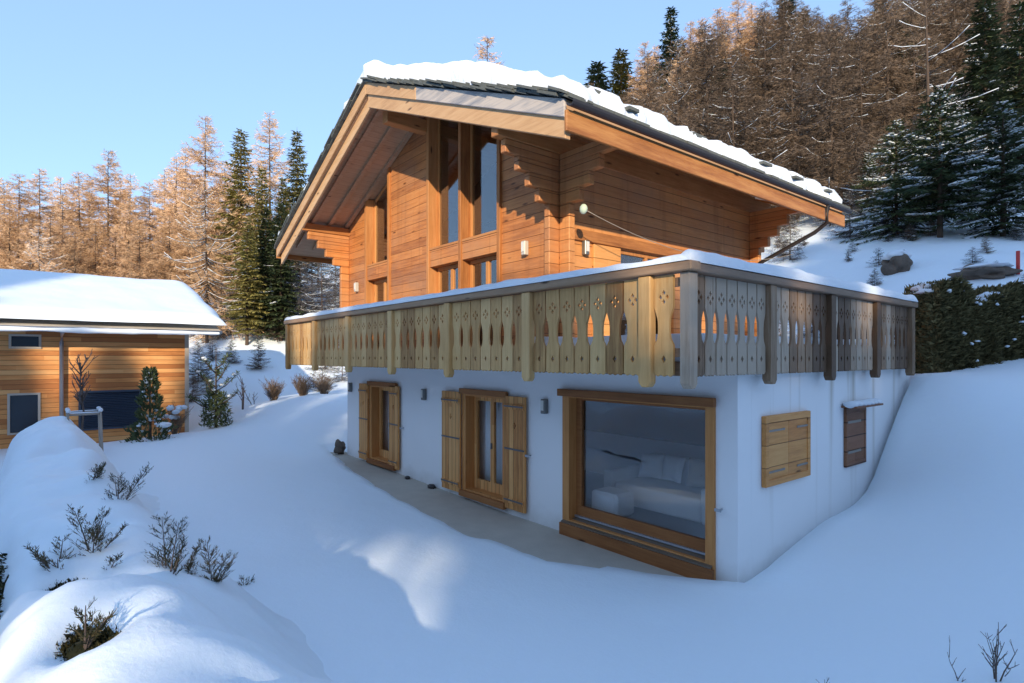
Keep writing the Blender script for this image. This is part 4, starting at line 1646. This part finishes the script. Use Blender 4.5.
for px, d, yt, lb in [(722, 46, 60, "dark spruce among brown larches above the middle of the right roof slope"), (688, 50, 75, "narrow dark spruce among brown larches above the roof's near corner"), (850, 44, 40, "dark spruce standing below the gap of sky on the hill"), (905, 40, 20, "dark spruce left of the bare leafless trunk on the hill"), (805, 52, 10, "dark spruce high in the wood, left of the sky gap")]:
    tree('spruce1', px, d, yt, lb, wide=1.1)
tree('spruce1', 770, 38, 130, "dark spruce among brown larches above the right end of the roof", wide=1.1)
tree('spruce1', 815, 36, 120, "dark shaded spruce just above the far eave of the roof", wide=1.1)
tree('spruce1', 985, 33, -10, "tall dark spruce at the upper right of the hillside", wide=1.25)
tree('spruce1', 1020, 27, 0, "dark spruce at the far right edge of the hillside", wide=1.25)
tree('bare', 929, 25, -40, "bare leafless trunk with snow-lined horizontal branches on the hillside", rz=0.4)
tree('near0', 940, 21.5, 84, "snow-dusted spruce with a bare lower trunk above the hedge", ybase=252, wide=1.25)
tree('near1', 896, 23, 118, "low spreading snow-covered spruce beside the roof's far eave", ybase=248, wide=1.15)
tree('near1', 1003, 21, 98, "broad snowy spruce at the right edge above the hedge", ybase=238, wide=1.3)
tree('near0', 930, 25, 100, "spruce with a thin trunk close behind the bare-trunked spruce", ybase=245, wide=1.1)
tree('near1', 960, 27, 110, "snowy young spruce uphill between the two near spruces", wide=1.2)
tree('near1', 868, 28, 150, "dark snowy spruce uphill of the roof's far eave", wide=1.0)
for px, d in [(845, 38), (862, 35), (835, 43), (872, 40), (888, 37), (850, 50), (905, 43), (826, 36), (880, 47), (915, 38), (955, 42), (980, 46), (1005, 40)]:
    p = atd(px, HZ, d)
    z = zt(p.x, p.y)
    yb = HZ - (z - CAM.z) / d * FPX
    tree(r2.choice(('brown0', 'brown1', 'brown2')), px, d, yb - r2.uniform(8, 12) / d * FPX, HB, HG)
for px, d, yt in [(655, 58, 45), (690, 57, 22), (718, 58, 8), (752, 57, 2), (765, 55, 12), (640, 56, 70), (680, 52, 55), (725, 52, 40)]:
    tree(r2.choice(('larch0', 'larch1')), px, d, yt, "sunlit golden-brown larch in the bright top band of the hillside wood", "sunlit larches along the hillside skyline")  # golden twig copy carries the sunlit look in its colour
tree('larch2', 487, 46, 37, "lone bare larch top showing above the snowy roof ridge")
for px, d, yt in [(790, 24, 215), (850, 24, 205), (830, 27, 185), (780, 29, 190)]:
    tree('grey0', px, d, yt, "bare grey scrub tree in the gap below the roof's far eave", "bare grey scrub by the roof's far eave")


SC = "low bare scrub bush dotted over the snowy hillside"
for i in range(70):
    px, d = r2.uniform(690, 1045), r2.uniform(24, 58)
    if d < 30 and px < 860:
        d += 8
    p = atd(px, HZ, d)
    z = zt(p.x, p.y)
    tree_at(r2.choice(('grey0', 'grey1', 'brown1')), p.x, p.y, z - 0.2, r2.uniform(1.6, 3.6), SC, "bare scrub on the hillside", None, 1.0)

for i in range(46):
    px, d = r2.uniform(775, 1040), r2.uniform(14.5, 27)
    p = atd(px, HZ, d)
    z = zt(p.x, p.y)
    tree_at(r2.choice(('grey0', 'grey1', 'brown1')), p.x, p.y, z - 0.12, r2.uniform(0.35, 1.0), SC, "bare scrub on the hillside", None, 1.4)
for i in range(30):
    px, d = r2.uniform(188, 345), r2.uniform(27, 41)
    p = atd(px, HZ, d)
    z = zt(p.x, p.y)
    tree_at(r2.choice(('grey0', 'grey1', 'brown1', 'grey0')), p.x, p.y, z - 0.15, r2.uniform(0.7, 2.4), "low bare bush on the snowy slope left of the chalet", "bare bushes on the slope left of the chalet", None, 1.2)
for px, d, yt in [(247, 35, 215), (266, 37, 205), (281, 36, 200)]:
    tree('olive' if px < 260 else 'spruce0', px, d, yt, {247: "spruce at the foot of the wood, leftmost dark trunk above the path", 266: "spruce at the foot of the wood, middle dark trunk above the path", 281: "spruce at the foot of the wood, dark trunk nearest the balcony"}[px], wide=1.1)

# ------------------------------------------------------------------ out-of-view trees: rows shaped to set the shadow edge, last row for the panes
OUT = "dark spruce of the unseen wood behind the viewpoint"
r3 = random.Random(5)


def grove(x, y, h, key=None, wide=1.3):
    tree_at(key or r3.choice(('spruce0', 'spruce1')), x, y, zt(x, y) - 0.1, h, OUT, "spruces behind the viewpoint", None, wide)


for a_ in (28, 31, 34, 37):
    l_ = -34.0 + (a_ % 2)
    while l_ < 22:
        top = float(np.interp(l_, [-34, -26, -24, -21.5, -19.3, -14, -9.6, -6.3, -3, -1.2, 0, 4.5, 9, 20], [14.6, 15, 21.5, 21.5, 14.6, 14.4, 15.0, 13.6, 12.4, 11.9, 13.0, 13.4, 21, 27])) + (a_ - 28) * 0.306 + r3.uniform(-.7, .7) + 0.9
        x, y = a_ * SUN_AZ.x + l_ * -SUN_AZ.y, a_ * SUN_AZ.y + l_ * SUN_AZ.x
        if -6.6 < l_ < -2.5:           # lowered tops and raised crowns are shaped here to let a sun streak through
            if a_ == 37:
                top = top + r3.uniform(0, .5)
                grove(x, y, top - zt(x, y), 'high', 1.3)
            else:
                top = a_ * 0.306 - 0.62 + r3.uniform(-.12, .12)
                grove(x, y, top - zt(x, y), None, 1.6)
            l_ += 0.8
            continue
        grove(x, y, max(5.0, top - zt(x, y)), None, 1.35)
        l_ += r3.uniform(1.7, 2.5)
for i in range(8):
    x = -34 + i * 3.6 + r3.uniform(-1, 1)
    y = -30 + r3.uniform(-3, 3)
    grove(x, y, r3.uniform(10, 15))


# ------------------------------------------------------------------ hedges
def leaf_cloud(mb, n, fn, l, wd, rg, up=0.3):
    for _ in range(n):
        q, nrm = fn(rg)
        dd = (nrm + Vector((rg.uniform(-1, 1), rg.uniform(-1, 1), rg.uniform(-1, 1) + up)) * 0.8).normalized()
        mb.strip(q, q + dd * l * rg.uniform(.5, 1.3), wd * rg.uniform(.6, 1.3), Vector((rg.uniform(-1, 1), rg.uniform(-1, 1), rg.uniform(-1, 1))))


HX0, HX1, HY = -15.2, 3.4, -6.62


def hz_top(x):
    return 1.36 + 0.012 * (x + 15) * 0 + 0.16 * fbm(x * 0.45, 2.2, 1, 3) + (0.22 * sstep(-3, -12, x) if False else 0.20 * sstep(6, 15, -x))


_hx = np.linspace(-16, 4, 60)
_g1 = base_z(_hx, np.full(60, -6.6))
_g2 = base_z(_hx, np.full(60, -4.6))


def hedge_profile(x):
    """cross-section points (y, z) of the snow hull, from the garden side over the top to the far side"""
    top = hz_top(x) - 0.5 * sstep(1.6, 3.4, x)
    wr = 1.35 - 0.35 * sstep(-10, -13, x) + 0.22 * fbm(x * 0.6, 9.1, 1, 3) + 0.85 * sstep(-5.5, -1.5, x)
    wl = 0.62 + 0.12 * fbm(x * 0.7, 5.1, 4, 3) + 0.25 * sstep(-2.5, -4.5, x)
    ga, gb = float(np.interp(x, _hx, _g1)), float(np.interp(x, _hx, _g2))
    pts = []
    n = 32
    for k in range(n + 1):
        u = k / n
        if u < 0.5:
            a = u / 0.5
            y = HY + wr * (1 - a)
            sa_ = a ** 1.15
            g = ga + (gb - ga) * min(1.0, (y + 6.6) / 2.0) - 0.06 * (1 - a)
            z = g + (top - g) * (0.5 - 0.5 * math.cos(math.pi * min(1.0, sa_ * 1.06)))
        else:
            a = (u - 0.5) / 0.5
            y = HY - wl * math.sin(a * math.pi / 2) ** 0.8
            z = top - (0.75 + 0.5 * sstep(-2.5, -4.5, x)) * a ** 2.6
        pts.append((y, z))
    return pts


def hedge_lump(x, y):
    k = 1 - sstep(-5.3, -4.5, y)
    b_ = 0.0
    for bx, by, bh, br in ((0.50, -5.15, 0.50, 0.62), (-1.55, -5.75, 0.26, 0.75), (-0.6, -6.5, 0.16, 0.5), (-3.3, -6.0, 0.22, 0.7), (-4.9, -6.4, 0.20, 0.6), (-7.0, -6.2, 0.2, 0.9), (-9.5, -6.5, 0.2, 0.9), (-12.5, -6.4, 0.10, 1.0), (-3.6, -6.75, 0.30, 1.3), (-6.0, -6.7, 0.26, 1.3)):
        b_ += bh * math.exp(-((x - bx) ** 2 + (y - by) ** 2) / br ** 2)
    b_ *= 0.62
    return b_ * k + 0.045 * fbm(x * 2.6, y * 2.6, 12, 3) * k + (0.13 * fbm(x * 0.9, y * 0.9, 3, 3) + 0.13 * fbm(x * 0.5 + 3, y * 0.55, 8, 2)) * k


HOLES = [(-0.1, -6.72, 0.13), (-1.75, -6.80, 0.12), (-2.6, -6.5, 0.07)]
mb = MB()
NXH = 330
vs = []
K = 33
for i in range(NXH + 1):
    x = HX0 + (HX1 - HX0) * i / NXH
    ends = sstep(HX0, HX0 + 0.9, x)
    gz = zt(x, HY)
    for (y, z) in hedge_profile(x):
        lump = hedge_lump(x, y)
        zz_ = gz - 0.15 + (z + lump - gz + 0.15) * (0.2 + 0.8 * math.sqrt(ends))
        for hx, hy, hr in HOLES:
            dd = math.hypot((x - hx) * 0.8, y - hy)
            zz_ -= 0.22 * math.exp(-(dd / (hr * 1.5)) ** 2)
        vs.append((x, y + 0.06 * fbm(x * .8, z * 2, 2, 3), zz_))
fs = []
for i in range(NXH):
    for k in range(K - 1):
        c = vs[i * K + k]
        cut = False
        for hx, hy, hr in HOLES:
            if hr > 5 and math.hypot((c[0] - hx) * 0.8, c[1] - hy) < hr * (0.8 + 0.5 * fbm(c[0] * 5, c[1] * 5, 1, 2)):
                cut = True
        if k > K - 10 and c[0] > -3.2 and noise.noise(Vector((c[0] * 2.3, c[2] * 3.0, 4))) > 0.05 + (K - k) * 0.05 - 0.12:
            cut = True
        if not cut:
            fs.append((i * K + k, (i + 1) * K + k, (i + 1) * K + k + 1, i * K + k + 1))
HED = empty("snowed_hedge", (-6, HY, 0.2), "long garden hedge buried under a thick rounded blanket of snow", "hedge")
mb.add(vs, fs, True)
mb.build("snow_blanket", M['snow'], HED, fix=False)
mb = MB()
for i in range(60):
    x0 = HX0 + 0.5 + (HX1 - HX0 - 0.6) * i / 60
    x1 = HX0 + 0.5 + (HX1 - HX0 - 0.6) * (i + 1) / 60
    if x1 > -3.4:
        break
    t0, t1 = hz_top(x0) - 0.95, hz_top(x1) - 0.95
    for (xa, ta) in ((x0, t0),):
        mb.add([(x0, HY + .5, 0), (x1, HY + .5, 0), (x1, HY + .35, t1), (x0, HY + .35, t0), (x0, HY - .48, t0 - .1), (x1, HY - .48, t1 - .1), (x0, HY - .55, 0), (x1, HY - .55, 0)],
               [(0, 1, 2, 3), (3, 2, 5, 4), (4, 5, 7, 6)])


def hull_z(x, y):
    best = None
    pr = hedge_profile(x)
    for (y0_, z0_), (y1_, z1_) in zip(pr, pr[1:]):
        if y1_ <= y <= y0_ or y0_ <= y <= y1_:
            t = (y - y0_) / (y1_ - y0_ + 1e-9)
            best = z0_ + (z1_ - z0_) * t
            break
    if best is None:
        best = zt(x, y)
    return best + hedge_lump(x, y)


def hedge_leaf(rg):
    x = rg.uniform(-3.2, HX1)
    if rg.random() < 0.5:
        z = rg.uniform(0.1, hz_top(x) - 0.12)
        return Vector((x, HY - rg.uniform(0.52, 0.66), z)), Vector((0, -1, 0.2))
    hx, hy, hr = rg.choice(HOLES)
    a, r_ = rg.uniform(0, 6.28), hr * 1.45 * math.sqrt(rg.random())
    return Vector((hx + r_ * math.cos(a), hy + r_ * math.sin(a), hull_z(hx + r_ * math.cos(a), hy + r_ * math.sin(a)) - rg.uniform(0.17, 0.24))), Vector((rg.uniform(-.8, .8), rg.uniform(-.8, .8), .5))


for hx, hy, hr in HOLES:
    mb.blob((hx, hy, hull_z(hx, hy) - 0.225), hr * 1.25, hr * 1.1, 0.07, hx, 22, 10, 0.9)
for i in range(12):
    xx_ = -3.1 + i * 0.5
    mb.blob((xx_, HY - 0.22, 0.55), 0.42, 0.16, 0.45, i, 12, 8, 0.15)
leaf_cloud(mb, 30000, hedge_leaf, 0.06, 0.018, random.Random(2))
mb.build("foliage", M['thuja'], HED, fix=False)


# sprigs poking through the hedge snow
def sprig(x, y, z, h, seed, label, thin=False):
    rg = random.Random(seed)
    mb = MB()
    lf = MB()
    ns = 1 if thin else rg.randint(3, 5)
    for s_ in range(ns):
        a = rg.uniform(0, 6.28)
        tilt = rg.uniform(0.1, 0.65) if not thin else 0.2
        dr = Vector((math.cos(a) * tilt, math.sin(a) * tilt, 1)).normalized()
        hh = h * rg.uniform(.55, 1.1)
        pts = [Vector((x, y, z - 0.15)) + dr * hh * t + Vector((math.cos(a), math.sin(a), 0)) * 0.12 * hh * t * t for t in np.linspace(0, 1, 5)]
        mb.tube(pts, [0.008, 0.007, 0.005, 0.004, 0.002], 4)
        for k in range(int(22 * hh / 0.4)):
            t = rg.uniform(0.15, 1)
            q = pts[0].lerp(pts[-1], t)
            sg = rg.choice((-1, 1))
            sv = Vector((-math.sin(a), math.cos(a), 0)) * sg
            dd = (dr * 0.8 + sv * rg.uniform(.4, 1) + Vector((rg.uniform(-.3, .3), rg.uniform(-.3, .3), 0))).normalized()
            l2 = hh * 0.32 * (1.15 - t) + 0.04
            lf.strip(q, q + dd * l2, 0.007, Vector((rg.uniform(-1, 1), rg.uniform(-1, 1), 1)))
            for j in range(9):
                q2 = q + dd * l2 * (0.15 + 0.10 * j)
                d3 = (dd + Vector((rg.uniform(-1, 1), rg.uniform(-1, 1), rg.uniform(-.5, .8)))).normalized()
                lf.strip(q2, q2 + d3 * 0.036, 0.006, Vector((rg.uniform(-1, 1), rg.uniform(-1, 1), 1)))
    o = empty("sprig", (x, y, z), label, "sprig", "sprigs poking out of the snowed hedge")
    mb.build("stem", M['stem'], o, fix=False)
    lf.build("leaves", M['thuja_tip'], o, fix=False)


def on_hull(px, py):
    r_ = ray(px, py)
    d = 2.4
    while d < 17:
        q = CAM + r_ * d
        if HY - 0.6 < q.y < -4.3 and q.z < hull_z(q.x, q.y):
            return q
        d += 0.03
    q = CAM + r_ * 5
    return q


for i, (px, py, h, lb) in enumerate([
        (168, 578, 0.60, "largest bushy sprig rising from the middle of the snowed hedge"),
        (183, 570, 0.34, "dark clump right against the largest sprig on the hedge"),
        (92, 548, 0.50, "arching sprig left of the largest one on the hedge"),
        (106, 562, 0.22, "short dark tuft between the arching and the largest sprig"),
        (212, 580, 0.44, "feathery sprig leaning right, next beyond the largest one"),
        (243, 588, 0.38, "slim sprig on the garden edge of the hedge, rightmost of the sprigs"),
        (118, 498, 0.50, "sprig on the shoulder of the hedge near the garden snow, farthest of the sprigs"),
        (90, 478, 0.40, "thin sprig just behind the farthest clump"),
        (58, 560, 0.30, "sprig hanging over the upper dark hole in the hedge snow"),
        (85, 625, 0.22, "small sprig beside the lower dark hole in the hedge snow")]):
    q = on_hull(px, py)
    sprig(q.x, q.y, q.z, h, 60 + i, lb)

# hedge at the right, standing on the bank
mb = MB()
hp0, hp1 = atd(917, HZ, 12.0), atd(1075, HZ, 12.6)
hp0.z = hp1.z = 0
hd = (hp1 - hp0)
hl = hd.length
hdir = hd.normalized()
hn = Vector((hdir.y, -hdir.x, 0))
if hn.dot(CAM - hp0) < 0:
    hn = -hn


def rh_top(u):
    return 4.35 + 0.16 * math.sin(u * 14) + 0.30 * fbm(u * 5.0, 3.3, 2, 4)


mb = MB()
nu_ = 40
for i in range(nu_):
    u0, u1 = i / nu_, (i + 1) / nu_
    a, b = hp0 + hd * u0, hp0 + hd * u1
    t0, t1 = rh_top(u0) - 0.15, rh_top(u1) - 0.15
    f_, bk = hn * 0.42, hn * -0.5
    P_ = lambda q, o_, z: (q.x + o_.x, q.y + o_.y, z)
    mb.add([P_(a, f_, 1.6), P_(b, f_, 1.6), P_(b, f_ * .8, t1), P_(a, f_ * .8, t0), P_(a, bk, t0), P_(b, bk, t1), P_(a, bk, 1.6), P_(b, bk, 1.6)], [(0, 1, 2, 3), (3, 2, 5, 4), (4, 5, 7, 6)])
mb.add([P_(hp0, hn * .42, 1.6), P_(hp0, hn * -.5, 1.6), P_(hp0, hn * -.5, rh_top(0) - .15), P_(hp0, hn * .34, rh_top(0) - .15)], [(0, 1, 2, 3)])


def rh_leaf(rg):
    u = rg.random()
    q = hp0 + hd * u
    if rg.random() < 0.75:
        z = rg.uniform(2.2, rh_top(u))
        o_ = 0.36 + 0.12 * noise.noise(Vector((u * 16, z * 2.5, 1))) + rg.uniform(0, .06)
        return Vector((q.x, q.y, z)) + hn * o_, hn + Vector((0, 0, .3))
    if rg.random() < .25:
        return Vector((hp0.x, hp0.y, rg.uniform(2.2, rh_top(0)))) + hn * rg.uniform(-.5, .42), -hdir
    return Vector((q.x, q.y, rh_top(u) - 0.1)) + hn * rg.uniform(-.5, .4), Vector((0, 0, 1))


leaf_cloud(mb, 26000, rh_leaf, 0.14, 0.045, random.Random(4))
RH = empty("clipped_hedge", hp0 + hd * .5 + Vector((0, 0, 2.4)), "dark evergreen hedge at the end of the balcony, flecked with snow", "hedge")
mb.build("foliage", M['hedge_leaf'], RH, fix=False)
mb = MB()
rg = random.Random(8)
for i in range(70):
    u = rg.random()
    q = hp0 + hd * u
    if i < 40:
        mb.blob(Vector((q.x, q.y, rg.uniform(2.4, rh_top(u) - .1))) + hn * 0.5, rg.uniform(.03, .07), rg.uniform(.03, .07), rg.uniform(.02, .04), i, 6, 4, .5)
    else:
        mb.blob(Vector((q.x, q.y, rh_top(u) - .08)) + hn * rg.uniform(-.4, .2), rg.uniform(.12, .3), rg.uniform(.12, .3), rg.uniform(.05, .1), i, 8, 5, .5)
mb.build("snow", M['roof_snow'], RH, fix=False)


# ------------------------------------------------------------------ small plants, rocks and marker
def small_conifer(kind, px, d, ybase, ytop, label, name):
    p = atd(px, ybase, d)
    h = (ybase - ytop) / FPX * d
    p.z = min(p.z, zt(p.x, p.y) + 0.02)
    tr_, cr, sn = MB(), MB(), MB()
    rg = random.Random(px)
    tr_.tube([p, p + Vector((0, 0, h))], [0.05, 0.008], 6)
    if kind == 'column':
        for i in range(1500):
            t = rg.random() ** 1.1
            wv = 0.30 * (1 - t) ** 0.5 * (0.75 + 0.5 * math.sin(t * 17 + 1) ** 2) + 0.03
            if t < 0.3:
                wv *= 1.55
            a = rg.uniform(0, 6.28)
            r_ = wv * rg.uniform(.6, 1.05)
            q = p + Vector((math.cos(a) * r_, math.sin(a) * r_, h * t))
            cr.strip(q, q + Vector((math.cos(a) * .5, math.sin(a) * .5, rg.uniform(.2, 1))).normalized() * .16, 0.05, Vector((rg.uniform(-1, 1), rg.uniform(-1, 1), 0)))
            if rg.random() < 0.045:
                sn.blob(q + Vector((0, 0, .03)), .06, .06, .04, i, 6, 4, .4)
        sn.blob(p + Vector((0.3, 0.3, h * .28)), .25, .2, .09, 3, 8, 5, .3)
    else:
        # old pine: dense foot, bare upswept arms above
        for i in range(12):
            t = 0.12 + 0.8 * i / 11
            a = i * 2.4
            ln = (0.75 if t < 0.5 else 0.9 * (1 - t) + 0.25) * rg.uniform(.7, 1.2)
            upv = 0.35 + 0.8 * t
            q0 = p + Vector((0, 0, h * t * 0.8))
            q1 = q0 + Vector((math.cos(a), math.sin(a), upv)) * ln
            tr_.tube([q0, q0.lerp(q1, .5) - Vector((0, 0, .08)), q1], [.025, .02, .012], 4)
            for k in range(70):
                u = rg.uniform(.2, 1.05)
                q = q0.lerp(q1, u)
                dd = Vector((rg.uniform(-1, 1), rg.uniform(-1, 1), rg.uniform(-.3, 1))).normalized()
                cr.strip(q, q + dd * .17, .035, Vector((rg.uniform(-1, 1), rg.uniform(-1, 1), 1)))
                if rg.random() < 0.02:
                    sn.blob(q + Vector((0, 0, .05)), .09, .09, .045, i * 70 + k, 6, 4, .4)
        for i in range(900):
            t = rg.random() * 0.42
            a = rg.uniform(0, 6.28)
            r_ = 0.52 * rg.uniform(.4, 1.0) * (1 - t)
            q = p + Vector((math.cos(a) * r_, math.sin(a) * r_, h * t))
            cr.strip(q, q + Vector((rg.uniform(-1, 1), rg.uniform(-1, 1), rg.uniform(-.2, 1))).normalized() * .2, .05, Vector((rg.uniform(-1, 1), rg.uniform(-1, 1), 1)))
    o = empty(name, p, label, "tree")
    tr_.build("trunk", M['bark'], o, fix=False)
    cr.build("crown", M['needle'], o, fix=False)
    sn.build("snow", M['roof_snow'], o, fix=False)


small_conifer('column', 150, 16.6, 446, 370, "slim columnar conifer with snow specks in front of the neighbouring wall", "columnar_conifer")
small_conifer('pine', 216, 19.6, 426, 346, "small pine with upswept arms beside the neighbouring house", "small_pine")


def bare_shrub(p, h, n, seed, label, m, group=None, r0=0.012, name="bare_shrub", spread=0.5, fork=3, cat="shrub", fl=1.0, tmin=.3):
    rg = random.Random(seed)
    mb = MB()
    for i in range(n):
        a = rg.uniform(0, 6.28)
        tl_ = rg.uniform(0.0, spread)
        dr = Vector((math.cos(a) * tl_, math.sin(a) * tl_, 1)).normalized()
        hh = h * rg.uniform(.6, 1.05)
        q0 = Vector(p) + Vector((rg.uniform(-.1, .1) * spread, rg.uniform(-.1, .1) * spread, -0.1))
        pts = [q0 + dr * hh * t + Vector((rg.uniform(-1, 1), rg.uniform(-1, 1), 0)) * 0.03 * hh for t in np.linspace(0, 1, 5)]
        mb.tube(pts, [r0, r0 * .85, r0 * .7, r0 * .5, r0 * .25], 5)
        for k in range(fork):
            t = rg.uniform(tmin, .95)
            q = pts[0].lerp(pts[-1], t)
            a2 = rg.uniform(0, 6.28)
            d2 = (dr + Vector((math.cos(a2), math.sin(a2), 0.2)) * rg.uniform(.5, 1)).normalized()
            l2 = hh * rg.uniform(.15, .4) * fl
            e = q + d2 * l2
            mid = q.lerp(e, .5) + Vector((0, 0, -.02 * l2))
            mb.tube([q, mid, e], [r0 * .5, r0 * .4, r0 * .2], 4)
            for j in range(2):
                q3 = q.lerp(e, rg.uniform(.4, 1))
                d3 = (d2 + Vector((rg.uniform(-1, 1), rg.uniform(-1, 1), rg.uniform(0, 1)))).normalized()
                mb.tube([q3, q3 + d3 * l2 * .35], [r0 * .3, r0 * .2], 4)
    o = mb.build(name, m, None, origin=tuple(p), fix=False)
    return tag(o, label, cat, group)


def gp(px, py, d):
    p = atd(px, py, d)
    return Vector((p.x, p.y, zt(p.x, p.y)))


# near twigs at the bottom edge
bare_shrub(gp(992, 700, 4.6), 0.66, 4, 3, "leafless forked shrub at the bottom right corner of the snow", M['stem'], r0=0.007, spread=0.35, fork=4)
bare_shrub(gp(955, 700, 4.7), 0.36, 2, 5, "single thin twig left of the forked corner shrub", M['stem'], r0=0.005, spread=0.4, fork=2)
bare_shrub(gp(826, 700, 4.7), 0.30, 1, 6, "short lone twig in the snow near the bottom edge, right of centre", M['stem'], r0=0.005, spread=0.1, fork=4)
bare_shrub(gp(360, 668, 4.9), 0.22, 2, 9, "tiny dark twig in the snow beside the hedge's near end", M['stem'], r0=0.005, spread=0.5, fork=4)
bare_shrub(gp(337, 690, 4.5), 0.18, 1, 12, "tiny twig at the bottom edge beside the near hedge mound", M['stem'], r0=0.004, spread=0.3, fork=3)
# brown clumps by the path
for i, (px, d, yb, hh, lb) in enumerate([(274, 24, 402, 0.85, "dense brown shrub clump at the path edge, leftmost of the three by the balcony"),
                                         (303, 25, 390, 0.9, "brown shrub clump under the balcony's left end, middle of the three"),
                                         (324, 26, 382, 0.8, "brown twiggy clump under the balcony, nearest the white wall")]):
    p = gp(px, yb, d)
    bare_shrub(p, hh * 1.15, 70, 30 + i, lb, M['twig_brown'], r0=0.012, spread=0.6, fork=6)
bare_shrub(gp(243, 405, 22), 1.3, 3, 41, "thin leafless sapling between the small pine and the path clumps", M['stem'], r0=0.02, spread=0.15, fork=6)
bare_shrub(gp(254, 400, 23), 0.9, 2, 42, "leaning bare stem right of the thin sapling", M['stem'], r0=0.02, spread=0.5, fork=4)
p = gp(175, 436, 18.0)
o = bare_shrub(p, 1.0, 26, 43, "snow-topped brown shrub at the neighbouring wall's corner", M['twig_brown'], r0=0.012, spread=0.5, fork=6)
mb = MB()
for k in range(9):
    mb.blob(p + Vector((rnd.uniform(-.3, .3), rnd.uniform(-.3, .3), rnd.uniform(.5, .85))), .11, .11, .07, k, 7, 5, .4)
mb.build("snow", M['roof_snow'], o)
# young garden tree with its stakes
p = gp(84, 440, 14.0)
o = bare_shrub(p, 3.35, 1, 77, "slender bare sapling tied between wooden stakes in front of the neighbouring house", M['stem'], r0=0.032, name="bare_sapling", spread=0.02, fork=26, cat="tree", fl=0.55, tmin=.55)
sq = 0.62
st = empty("stake_frame", p + Vector((0, 0, 0)), "square frame of four snow-capped stakes around the sapling", "stakes")
cs = [(-sq / 2, -sq / 2), (sq / 2, -sq / 2), (sq / 2, sq / 2), (-sq / 2, sq / 2)]
for cx, cy in cs:
    mb = MB()
    mb.tube([p + Vector((cx * 1.15, cy * 1.15, -0.3)), p + Vector((cx, cy, 1.12))], 0.024, 8)
    mb.build("stake", M['wstake'], st)
mb = MB()
for i in range(4):
    a, b = cs[i], cs[(i + 1) % 4]
    mb.tube([p + Vector((a[0], a[1], 1.04)), p + Vector((b[0], b[1], 1.04))], 0.022, 6)
mb.build("crossbar", M['wstake'], st)
mb = MB()
for cx, cy in cs:
    mb.blob(p + Vector((cx, cy, 1.13)), .05, .05, .05, cx, 8, 6, .2)
for i in range(4):
    a, b = cs[i], cs[(i + 1) % 4]
    mb.tube([p + Vector((a[0], a[1], 1.085)), p + Vector((b[0], b[1], 1.075))], 0.017, 6)
mb.build("snow", M['roof_snow'], st)


def rock(px, py, d, rx, ry, rz_, label, seed, dz=0.0):
    p = gp(px, py, d)
    mb = MB()
    mb.blob(p + Vector((0, 0, rz_ * .3 + dz)), rx, ry, rz_, seed, 40, 26, .55)
    for q_ in range(len(mb.v)):
        a_, b_, c_ = mb.v[q_]
        k_ = 0.16 * fbm(a_ * 2.6, b_ * 2.6, c_ * 2.6 + seed, 4) + 0.10 * abs(noise.noise(Vector((a_ * 5, b_ * 5, c_ * 3))))
        mb.v[q_] = (a_ + (a_ - p.x) * k_, b_ + (b_ - p.y) * k_, c_ + (c_ - p.z) * k_)
    mb.sm = [False] * len(mb.f)
    o = mb.build("boulder", M['rock'], None, origin=tuple(p))
    tag(o, label, "rock")
    mb = MB()
    mb.blob(p + Vector((0, 0, rz_ * 1.12 + dz)), rx * .92, ry * .92, rz_ * .36, seed + 4, 18, 10, .5)
    mb.build("snow_cap", M['roof_snow'], o)


rock(862, 285, 16.0, 0.85, 0.7, 0.75, "brown rocky outcrop on the bank just beyond the balcony's end", 2)
rock(897, 246, 19.5, 0.42, 0.35, 0.42, "small grey boulder beside the bare spruce trunk", 5)
rock(983, 262, 16.5, 0.7, 0.35, 0.25, "low dark rock in the snow behind the hedge", 8)
p = gp(342, 450, 16.9)
mb = MB()
mb.blob((-12.38, -0.15, 0.33), 0.17, 0.15, 0.20, 3, 20, 14, .6)
tag(mb.build("garden_stone", M['rock'], None, origin=(-12.35, -.12, .4)), "small dark stone at the far corner of the white wall", "stone")
p = gp(1018, 268, 16.0)
mb = MB()
mb.tube([p + Vector((0, 0, -.2)), p + Vector((0, 0, .62))], 0.045, 8)
tag(mb.build("marker_post", M['red'], None, origin=tuple(p)), "red snow marker post behind the hedge", "post")
for i, (x, s_) in enumerate(((-8.4, .06), (-7.3, .08))):
    mb = MB()
    mb.blob((x, -0.12, patio_z(x) + .03), s_ * 1.4, s_, s_ * .8, i, 10, 7, .4)
    tag(mb.build("stone", M['gutter'], None, origin=(x, -.12, patio_z(x))), "small dark stone on the paving left of the middle wall lamp" if i == 0 else "dark stone on the paving just left of the wider french door", "stone")

# prototypes that were never placed
for k, (root, used, _h) in PROTO.items():
    if not used:
        for ch in list(root.children):
            bpy.data.objects.remove(ch)
        bpy.data.objects.remove(root)
